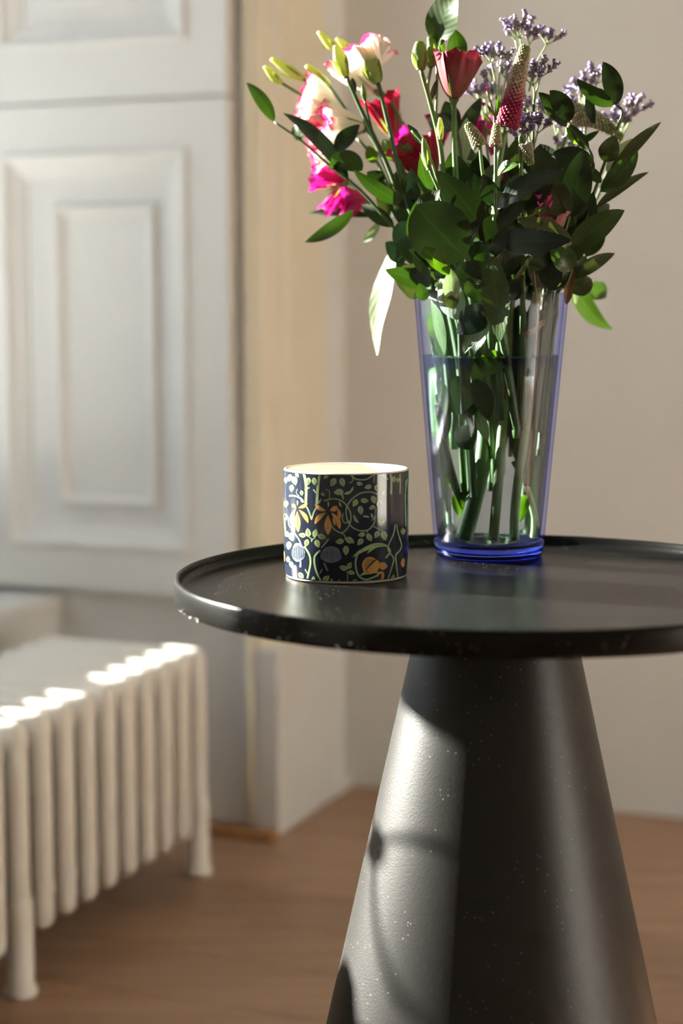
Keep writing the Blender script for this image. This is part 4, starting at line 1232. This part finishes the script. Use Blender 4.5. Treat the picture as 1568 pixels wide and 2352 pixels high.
# --- sea lavender
LIM = [
    ('sea lavender sprays rising highest, above the tip of the crimson spike', (1172, 1258, .03), [(1180, 950, .035), (1178, 700, .04), (1190, 480, .03), (1205, 300, .02), (1202, 180, .015)],
     [((1200, 150, .015), (1190, 42, .012), 30, 30, 4), ((1204, 160, .015), (1222, 72, .014), 16, 20, 2), ((1215, 210, .015), (1268, 66, .02), 22, 26, 3), ((1205, 180, .015), (1176, 66, .02), 12, 18, 2)]),
    ('pale sea lavender sprays left of the crimson spike', (1125, 1252, .02), [(1130, 950, .03), (1140, 700, .035), (1165, 480, .03), (1160, 300, .025), (1140, 220, .02)],
     [((1142, 225, .02), (1120, 104, .018), 26, 26, 4), ((1145, 235, .02), (1150, 118, .02), 16, 22, 3), ((1150, 240, .02), (1166, 148, .025), 16, 22, 3), ((1150, 250, .022), (1118, 165, .03), 14, 20, 2), ((1150, 260, .02), (1176, 178, .03), 14, 20, 2)]),
    ('dusky sea lavender spray in the shade behind the pale ones', (1155, 1248, .045), [(1158, 950, .045), (1150, 700, .055), (1135, 480, .06), (1110, 280, .07)],
     [((1112, 290, .07), (1090, 195, .07), 18, 24, 3), ((1112, 290, .07), (1112, 192, .07), 18, 24, 3), ((1112, 290, .07), (1135, 200, .07), 14, 22, 3)]),
    ('sea lavender spray close right of the crimson spike', (1200, 1256, .0), [(1212, 950, .0), (1222, 700, -.005), (1225, 480, -.01), (1224, 330, -.015), (1226, 230, -.018)],
     [((1226, 240, -.018), (1250, 140, -.02), 20, 24, 3), ((1226, 230, -.018), (1222, 162, -.02), 18, 22, 3), ((1224, 280, -.015), (1196, 236, -.012), 14, 20, 2), ((1225, 300, -.015), (1240, 232, -.01), 14, 20, 3), ((1224, 360, -.012), (1208, 272, -.02), 22, 22, 4), ((1224, 360, -.012), (1240, 272, -.02), 20, 22, 3), ((1222, 390, -.012), (1196, 296, -.025), 20, 22, 3)]),
    ('shaded sea lavender sprays behind the right hand leaves', (1180, 1250, .04), [(1192, 950, .045), (1210, 700, .05), (1250, 480, .055), (1280, 350, .055)],
     [((1280, 350, .055), (1262, 238, .05), 16, 22, 3), ((1280, 350, .055), (1290, 232, .05), 16, 22, 3), ((1282, 360, .055), (1305, 278, .05), 16, 24, 3), ((1284, 380, .055), (1330, 310, .05), 16, 24, 3), ((1284, 380, .055), (1300, 318, .045), 14, 22, 3)]),
    ('sea lavender sprays between the two leaves at the upper right', (1235, 1248, .02), [(1250, 950, .025), (1275, 700, .03), (1320, 480, .05), (1340, 330, .055), (1345, 260, .055)],
     [((1345, 265, .055), (1318, 185, .055), 20, 26, 3), ((1345, 260, .055), (1340, 175, .058), 20, 24, 3), ((1346, 260, .055), (1382, 158, .055), 22, 24, 3), ((1345, 270, .055), (1310, 225, .05), 14, 22, 3)]),
    ('sea lavender sprays furthest right against the wall', (1230, 1252, .03), [(1252, 950, .03), (1285, 700, .035), (1350, 500, .055), (1400, 380, .065), (1428, 310, .07)],
     [((1420, 330, .07), (1470, 228, .07), 20, 24, 3), ((1418, 335, .07), (1442, 242, .07), 20, 24, 3), ((1416, 340, .07), (1412, 258, .07), 18, 24, 3), ((1416, 340, .07), (1428, 262, .065), 16, 22, 3)]),
]
for i, (lab, low, pts, sps) in enumerate(LIM):
    r = plant('sea_lavender_stem', lab, 'flower', G_LIM, low)
    stem(r, [low] + pts, 8, 5, M_stem_d)
    for j, (a_, b_, n_, sp_, nb_) in enumerate(sps):
        sprig(r, a_, b_, int(n_ * 1.5), sp_, seed=i * 10 + j, nb=nb_)

# --- waxflower
def waxflower(lab, low, pts, heads, needles):
    r = plant('waxflower_sprig', lab, 'flower', 'waxflower sprigs in the vase', low)
    stem(r, [low] + pts, 5, 3, M_stem_b)
    for k, (x, y, dz, sz) in enumerate(heads):
        bloom(r, (x, y + sz * .5, dz), dirpx(.2 * ((k % 3) - 1), -1, -.4), sz, M_wax, .6, 5, 0, calyx=False, seed=70 + k, aspect=.55)
    for (x, y, dz, x1, y1, dz1) in needles:
        leaf(r, (x, y, dz), (x1, y1, dz1), 7, ML_fresh, 'needle_leaf', arch=.05, nv=5)
    return r
waxflower('waxflower sprig with magenta buds above the pale pink bloom', (1222, 1248, -.03), [(1230, 950, -.03), (1232, 700, -.035), (1210, 520, -.05), (1225, 490, -.052), (1246, 462, -.055)],
          [(1238, 452, -.055, 18), (1256, 455, -.055, 18), (1252, 432, -.05, 20), (1262, 470, -.052, 14), (1240, 470, -.057, 12)],
          [(1214, 505, -.05, 1212, 455, -.05), (1216, 502, -.05, 1226, 450, -.052), (1222, 495, -.052, 1262, 470, -.05), (1218, 500, -.05, 1204, 470, -.05)])
waxflower('waxflower sprig with orange tipped twig left of the crimson spike', (1165, 1252, -.02), [(1160, 950, -.02), (1150, 700, -.025), (1142, 420, -.02), (1136, 300, -.015), (1132, 255, -.012), (1118, 210, -.01)],
          [(1116, 204, -.01, 9), (1110, 240, -.012, 9)],
          [(1135, 280, -.013, 1146, 215, -.01), (1134, 270, -.013, 1118, 238, -.01), (1136, 290, -.013, 1110, 258, -.01), (1136, 300, -.014, 1148, 232, -.012), (1137, 320, -.015, 1112, 292, -.01)])
waxflower('waxflower with small pink heads low behind the veronica leaves', (1170, 1248, .03), [(1172, 950, .03), (1170, 700, .03), (1160, 520, .02), (1150, 430, .01)],
          [(1145, 410, .01, 24), (1165, 395, .012, 24), (1110, 425, 0, 22), (1098, 430, 0, 20), (1180, 380, .01, 22), (1128, 345, .02, 22)], [(1160, 520, .02, 1130, 440, .01)])

# --- leafy branches
def branch(name, lab, low, pts, leaves, r0=9, r1=4, mat=None):
    r = plant(name, lab, 'foliage', G_FOL, low)
    stem(r, [low] + pts, r0, r1, mat or M_stem_d)
    for L in leaves:
        b, t, w, m = L[:4]
        k = L[4] if len(L) > 4 else {}
        leaf(r, b, t, w, m, **k)
    return r
branch('leafy_branch', 'branch with the broad glossy leaf that touches the top of the picture', (1148, 1250, .01), [(1140, 950, .01), (1110, 700, .01), (1075, 480, .01), (1050, 300, .012), (1020, 150, .015), (1008, 108, .015)],
       [((1005, 108, .015), (1052, -22, .0), 84, ML_mid, dict(arch=.10, bend=-.10, roll=32, fold=.18, peak=.5)), ((1052, 135, .02), (1046, 68, .01), 46, ML_mid, dict(arch=.12, fold=.3, peak=.45)),
        ((1010, 125, .02), (1016, 95, .02), 18, ML_fresh), ((1060, 380, .01), (1072, 270, .02), 34, ML_pale, dict(arch=.1)), ((1050, 330, .02), (1105, 225, .03), 36, ML_dark), ((1040, 300, .02), (985, 270, .04), 42, ML_mid),
        ((1046, 300, .03), (1022, 232, .03), 46, ML_dark), ((1066, 420, .0), (1035, 350, -.01), 60, ML_mid, dict(roll=20))])
branch('ruscus_branch', 'arching leafy branch reaching furthest left with a curled end leaf', (1045, 1245, .0), [(1035, 950, .0), (1010, 720, .01), (960, 600, .02), (900, 520, .03), (830, 440, .035), (755, 378, .04), (690, 322, .045), (630, 280, .05)],
       [((630, 280, .05), (566, 190, .05), 32, ML_mid, dict(bend=.10, arch=.08, fold=.3)), ((800, 418, .035), (650, 260, .05), 40, ML_blue, dict(bend=.12, arch=.08, roll=-25)),
        ((692, 322, .045), (676, 285, .05), 30, ML_mid, dict(roll=30)), ((768, 348, .04), (826, 286, .03), 40, ML_dark, dict(roll=15)), ((770, 385, .045), (762, 362, .02), 26, ML_mid), ((832, 392, .03), (758, 362, .03), 46, ML_mid, dict(bend=.25, arch=.15)),
        ((928, 468, .02), (812, 390, .015), 34, ML_mid, dict(bend=-.10, arch=.12)), ((812, 482, .05), (700, 556, .06), 34, ML_mid, dict(bend=-.12, arch=.12)), ((872, 508, .08), (832, 556, .10), 22, ML_pale, dict(bend=-.1)),
        ((860, 498, .09), (708, 490, .11), 20, ML_dark, dict(bend=.08)), ((905, 520, .03), (830, 470, .04), 36, ML_dark), ((880, 420, .05), (842, 395, .04), 40, ML_dark), ((905, 370, .06), (880, 320, .07), 34, ML_fresh), ((945, 375, .05), (920, 320, .06), 30, ML_fresh), ((900, 440, .05), (928, 385, .05), 34, ML_fresh), ((860, 375, .06), (845, 335, .06), 30, ML_fresh), ((890, 505, .04), (872, 405, .05), 36, ML_olive)])
branch('ruscus_branch', 'branch with a long pale leaf hanging down left of the vase', (1030, 1240, .015), [(1022, 950, .02), (1000, 720, .025), (975, 640, .025), (945, 570, .02), (915, 530, .02)],
       [((912, 560, .035), (866, 818, .05), 62, ML_pale, dict(bend=.02, arch=.10, fold=.2, roll=-48)), ((1000, 648, .0), (884, 619, -.01), 46, ML_mid, dict(bend=-.06, arch=.05, fold=.1)), ((990, 612, .01), (905, 550, .01), 52, ML_dark, dict(bend=.05)),
        ((1010, 600, .0), (915, 540, .005), 62, ML_dark, dict(bend=-.12)), ((930, 560, .02), (915, 600, .05), 18, ML_pale), ((1005, 560, .01), (890, 460, .02), 70, ML_dark, dict(bend=.1)), ((960, 520, .02), (905, 420, .03), 48, ML_mid), ((985, 660, -.02), (950, 600, .0), 40, ML_dark),
        ((975, 690, -.02), (962, 650, -.03), 30, ML_mid)])
branch('broadleaf_branch', 'branch with the big round dark leaf facing the camera left of centre', (1075, 1250, -.04), [(1065, 950, -.035), (1055, 700, -.035), (1058, 630, -.04), (1070, 560, -.045)],
       [((1070, 592, -.05), (956, 470, -.055), 132, ML_dark, dict(arch=.10, fold=.10, peak=.5, bend=-.05, full=.55)), ((955, 492, -.04), (1010, 436, -.05), 44, ML_dark, dict(bend=.1, roll=30)), ((1034, 630, -.062), (962, 566, -.055), 36, ML_fresh, dict(bend=.08)),
        ((1030, 632, -.066), (1004, 568, -.06), 34, ML_fresh, dict(bend=-.12)), ((1030, 660, -.05), (1040, 710, -.05), 40, ML_olive, dict(arch=.2)), ((1036, 690, -.05), (1036, 618, -.055), 38, ML_pale, dict(arch=.1, fold=.4)),
        ((1080, 560, -.05), (1045, 470, -.04), 70, ML_dark), ((1062, 650, -.045), (1095, 600, -.05), 60, ML_dark, dict(arch=.2)), ((1080, 640, -.05), (1108, 690, -.055), 46, ML_mid, dict(bend=.1))])
branch('ruscus_branch', 'branch at the upper right ending in a pair of crescent leaves', (1235, 1246, -.02), [(1255, 950, -.02), (1290, 720, -.02), (1320, 580, -.025), (1365, 440, -.025), (1400, 340, -.025), (1428, 262, -.025), (1414, 240, -.025)],
       [((1414, 242, -.025), (1384, 142, -.025), 44, ML_dark, dict(bend=.14, arch=.08)), ((1412, 240, -.025), (1324, 180, -.03), 36, ML_mid, dict(bend=-.10, arch=.1, roll=20)), ((1400, 236, -.02), (1352, 205, -.015), 32, ML_dark),
        ((1365, 285, -.02), (1352, 205, -.015), 22, ML_blue, dict(bend=-.1)), ((1388, 372, -.03), (1412, 310, -.04), 46, ML_olive, dict(arch=.2)), ((1398, 400, -.025), (1518, 280, -.03), 28, ML_olive, dict(bend=-.06)),
        ((1378, 440, -.025), (1464, 345, -.03), 46, ML_mid, dict(bend=.10)), ((1392, 395, -.01), (1452, 318, -.005), 46, ML_pale, dict(arch=.1, bend=.1)), ((1368, 478, -.02), (1490, 395, -.02), 22, ML_olive, dict(bend=-.1)),
        ((1330, 330, .0), (1376, 300, -.01), 16, ML_mid), ((1350, 400, -.01), (1330, 345, -.01), 18, ML_fresh), ((1380, 420, -.03), (1345, 380, -.03), 24, ML_mid), ((1300, 460, -.03), (1288, 370, -.02), 30, ML_mid), ((1335, 560, -.025), (1362, 440, -.03), 44, ML_dark), ((1345, 520, -.02), (1398, 468, .01), 30, ML_dark)])
branch('ruscus_branch', 'branch with dark oval leaves crossing the green curved spike', (1212, 1252, -.035), [(1232, 950, -.03), (1262, 720, -.03), (1290, 560, -.035), (1330, 420, -.035), (1360, 360, -.035), (1306, 290, -.03)],
       [((1308, 280, -.03), (1262, 208, -.03), 46, ML_dark, dict(bend=.14)), ((1300, 292, -.025), (1236, 212, -.02), 36, ML_mid, dict(bend=.1)), ((1352, 345, -.03), (1308, 285, -.03), 24, ML_mid), ((1330, 330, -.02), (1300, 292, -.03), 22, ML_fresh),
        ((1365, 395, -.035), (1270, 350, -.03), 60, ML_dark, dict(bend=.08)), ((1312, 500, -.045), (1338, 345, -.045), 66, ML_dark, dict(arch=.12)), ((1305, 500, -.045), (1245, 400, -.045), 62, ML_olive, dict()), ((1265, 420, -.03), (1240, 330, -.02), 70, ML_dark)])
branch('ruscus_branch', 'branch with a long pointed dark leaf standing out at the right', (1222, 1250, -.03), [(1245, 950, -.025), (1285, 720, -.03), (1305, 640, -.035), (1322, 570, -.035), (1350, 490, -.03)],
       [((1306, 582, -.045), (1434, 483, -.05), 58, ML_mid, dict(bend=-.10, arch=.12)), ((1318, 640, -.02), (1412, 582, -.02), 32, ML_olive, dict(bend=-.10)), ((1350, 620, -.02), (1372, 612, -.02), 16, ML_olive), ((1300, 600, -.04), (1345, 540, -.05), 44, ML_olive, dict()),
        ((1312, 562, -.058), (1186, 502, -.07), 48, ML_olive, dict(bend=.06)), ((1300, 700, -.03), (1316, 612, -.03), 22, M_stem_b, dict(fold=.5))])
branch('ruscus_branch', 'small branch with a drooping leaf right of the vase rim', (1238, 1240, .015), [(1258, 950, .02), (1290, 720, .025), (1310, 660, .04), (1322, 645, .06)],
       [((1318, 648, .07), (1406, 756, .11), 46, ML_mid, dict(bend=.16, peak=.3)), ((1345, 680, .09), (1386, 648, .11), 48, ML_mid, dict(bend=.2)), ((1322, 660, .06), (1322, 700, .07), 14, ML_pale), ((1355, 660, .08), (1392, 682, .10), 30, ML_mid)])
# leaves that fill the heart of the bouquet, carried by three more branches
rf = random.Random(42)
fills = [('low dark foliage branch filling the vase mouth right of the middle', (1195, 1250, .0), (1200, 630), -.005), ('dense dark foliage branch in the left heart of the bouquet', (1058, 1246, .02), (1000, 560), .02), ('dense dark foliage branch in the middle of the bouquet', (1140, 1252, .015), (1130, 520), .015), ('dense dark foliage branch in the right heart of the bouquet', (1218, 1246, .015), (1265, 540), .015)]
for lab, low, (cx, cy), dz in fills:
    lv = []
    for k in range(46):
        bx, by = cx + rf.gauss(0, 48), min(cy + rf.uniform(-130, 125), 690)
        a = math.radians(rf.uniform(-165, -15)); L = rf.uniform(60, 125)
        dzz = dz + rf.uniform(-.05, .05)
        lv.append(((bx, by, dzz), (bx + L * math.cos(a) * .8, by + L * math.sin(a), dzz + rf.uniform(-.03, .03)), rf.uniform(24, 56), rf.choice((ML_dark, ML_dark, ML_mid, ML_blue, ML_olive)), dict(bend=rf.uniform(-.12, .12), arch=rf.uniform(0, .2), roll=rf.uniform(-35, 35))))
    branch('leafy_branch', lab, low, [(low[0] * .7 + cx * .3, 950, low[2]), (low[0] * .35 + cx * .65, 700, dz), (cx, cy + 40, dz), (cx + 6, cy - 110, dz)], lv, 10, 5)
# leaves that hang on below the rim, inside the glass
def glass_leaf(root, b, t, w, m, **k):
    v, f, uv = leaf_data(b, t, w, **k)
    mesh_ob('leaf', [inside(p) for p in v], f, m, root, uv=uv)
r = plant('ruscus_branch', 'branch whose pale lower leaves press against the left inside of the glass', 'foliage', G_FOL, (1070, 1200, -.01))
stem(r, [(1070, 1200, -.01), (1060, 1000, -.02), (1068, 830, -.02), (1040, 700, -.02), (1010, 640, -.01)], 8, 6)
for b, t, w, m, k in [((1010, 640, -.03), (1062, 735, -.04), 76, ML_pale, dict(arch=.1, roll=-20)), ((985, 690, -.02), (1020, 815, -.03), 50, ML_fresh, dict(roll=-20)), ((1000, 700, .0), (1000, 900, -.02), 44, ML_fresh, dict()), ((1120, 712, -.03), (1035, 765, -.045), 64, ML_blue, dict(arch=.15)),
                      ((1128, 725, -.035), (1088, 815, -.045), 40, ML_pale, dict(arch=.1, roll=-40)), ((1100, 745, -.03), (1066, 812, -.04), 34, ML_pale, dict(roll=-30)), ((1176, 822, -.03), (1078, 872, -.045), 54, ML_fresh, dict(arch=.15, bend=.12, roll=-20)), ((1085, 872, -.04), (1122, 965, -.045), 50, ML_mid, dict(bend=-.1)), ((980, 872, -.02), (1005, 955, -.03), 60, ML_fresh, dict(arch=.3, roll=-25)),
                      ((1065, 865, -.035), (1030, 955, -.04), 80, ML_fresh, dict(arch=.1)), ((1062, 965, -.04), (1090, 895, -.03), 44, ML_mid, dict()), ((1008, 900, -.01), (1022, 1015, -.02), 44, ML_mid, dict()), ((1048, 985, -.03), (1085, 1030, -.035), 62, ML_mid, dict(arch=.25)),
                      ((1098, 950, -.03), (1120, 1015, -.04), 26, ML_pale, dict()), ((995, 985, -.02), (1062, 1175, -.015), 14, ML_mid, dict(fold=.5)), ((998, 1080, -.02), (1050, 1120, -.01), 24, ML_fresh, dict()), ((1045, 1130, -.015), (1062, 1190, -.015), 30, ML_fresh, dict()), ((1230, 700, .02), (1250, 900, .02), 60, ML_dark, dict()), ((1190, 700, .03), (1205, 880, .03), 70, ML_dark, dict()),
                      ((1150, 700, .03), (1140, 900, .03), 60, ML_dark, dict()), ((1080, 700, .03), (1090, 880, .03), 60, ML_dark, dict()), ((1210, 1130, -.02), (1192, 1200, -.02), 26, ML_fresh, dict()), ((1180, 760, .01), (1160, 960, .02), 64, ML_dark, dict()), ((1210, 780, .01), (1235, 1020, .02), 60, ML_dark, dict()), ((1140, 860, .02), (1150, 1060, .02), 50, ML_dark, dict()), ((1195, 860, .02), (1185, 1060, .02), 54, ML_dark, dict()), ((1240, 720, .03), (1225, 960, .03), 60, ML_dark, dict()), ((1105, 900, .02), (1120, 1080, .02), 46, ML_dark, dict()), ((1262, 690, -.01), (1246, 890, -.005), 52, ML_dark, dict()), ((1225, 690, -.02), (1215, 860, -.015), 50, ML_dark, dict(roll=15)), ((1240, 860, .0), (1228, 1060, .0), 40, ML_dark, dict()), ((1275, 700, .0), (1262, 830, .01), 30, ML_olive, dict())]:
    glass_leaf(r, b, t, w, m, **k)
# bare thick stalks standing on the glass floor
for lab, pts, w, m in (('thick cut green stalk crossing to the left foot of the vase', [(1064, 1256, -.018), (1088, 1150, -.02), (1112, 1030, -.015), (1122, 820, .0), (1118, 690, .01)], 34, M_stem),
                       ('pale green stalk standing upright near the middle of the vase', [(1132, 1264, -.03), (1142, 1130, -.03), (1152, 1000, -.025), (1165, 820, -.01), (1170, 660, 0)], 20, M_stem_p),
                       ('pale curved stalk leaning right inside the vase', [(1180, 1266, -.028), (1184, 1150, -.03), (1204, 1000, -.03), (1226, 850, -.02), (1232, 660, -.01)], 19, M_stem_p),
                       ('thin pale stalk bent against the right inside of the vase', [(1240, 1250, -.012), (1232, 1190, -.015), (1205, 1110, -.02), (1180, 1060, -.015)], 9, M_stem_p),
                       ('dark stalk at the right side of the vase', [(1215, 1230, .01), (1228, 1050, .012), (1246, 850, .015), (1262, 660, .02)], 24, M_stem),
                       ('dark thin twig slanting through the left of the vase', [(1062, 1170, -.01), (1040, 1090, -.02), (1012, 1000, -.02), (1000, 930, -.015)], 8, M_stem_d),
                       ('reddish brown twig slanting across the upper right of the vase', [(1200, 770, -.035), (1230, 755, -.035), (1290, 710, -.02), (1305, 665, -.015), (1318, 618, -.015)], 6, M_stem_b)):
    r = plant('cut_stalk', lab, 'stalk', 'cut stalks in the vase', pts[0])
    stem(r, pts, w, w * .85, m, seg=12)
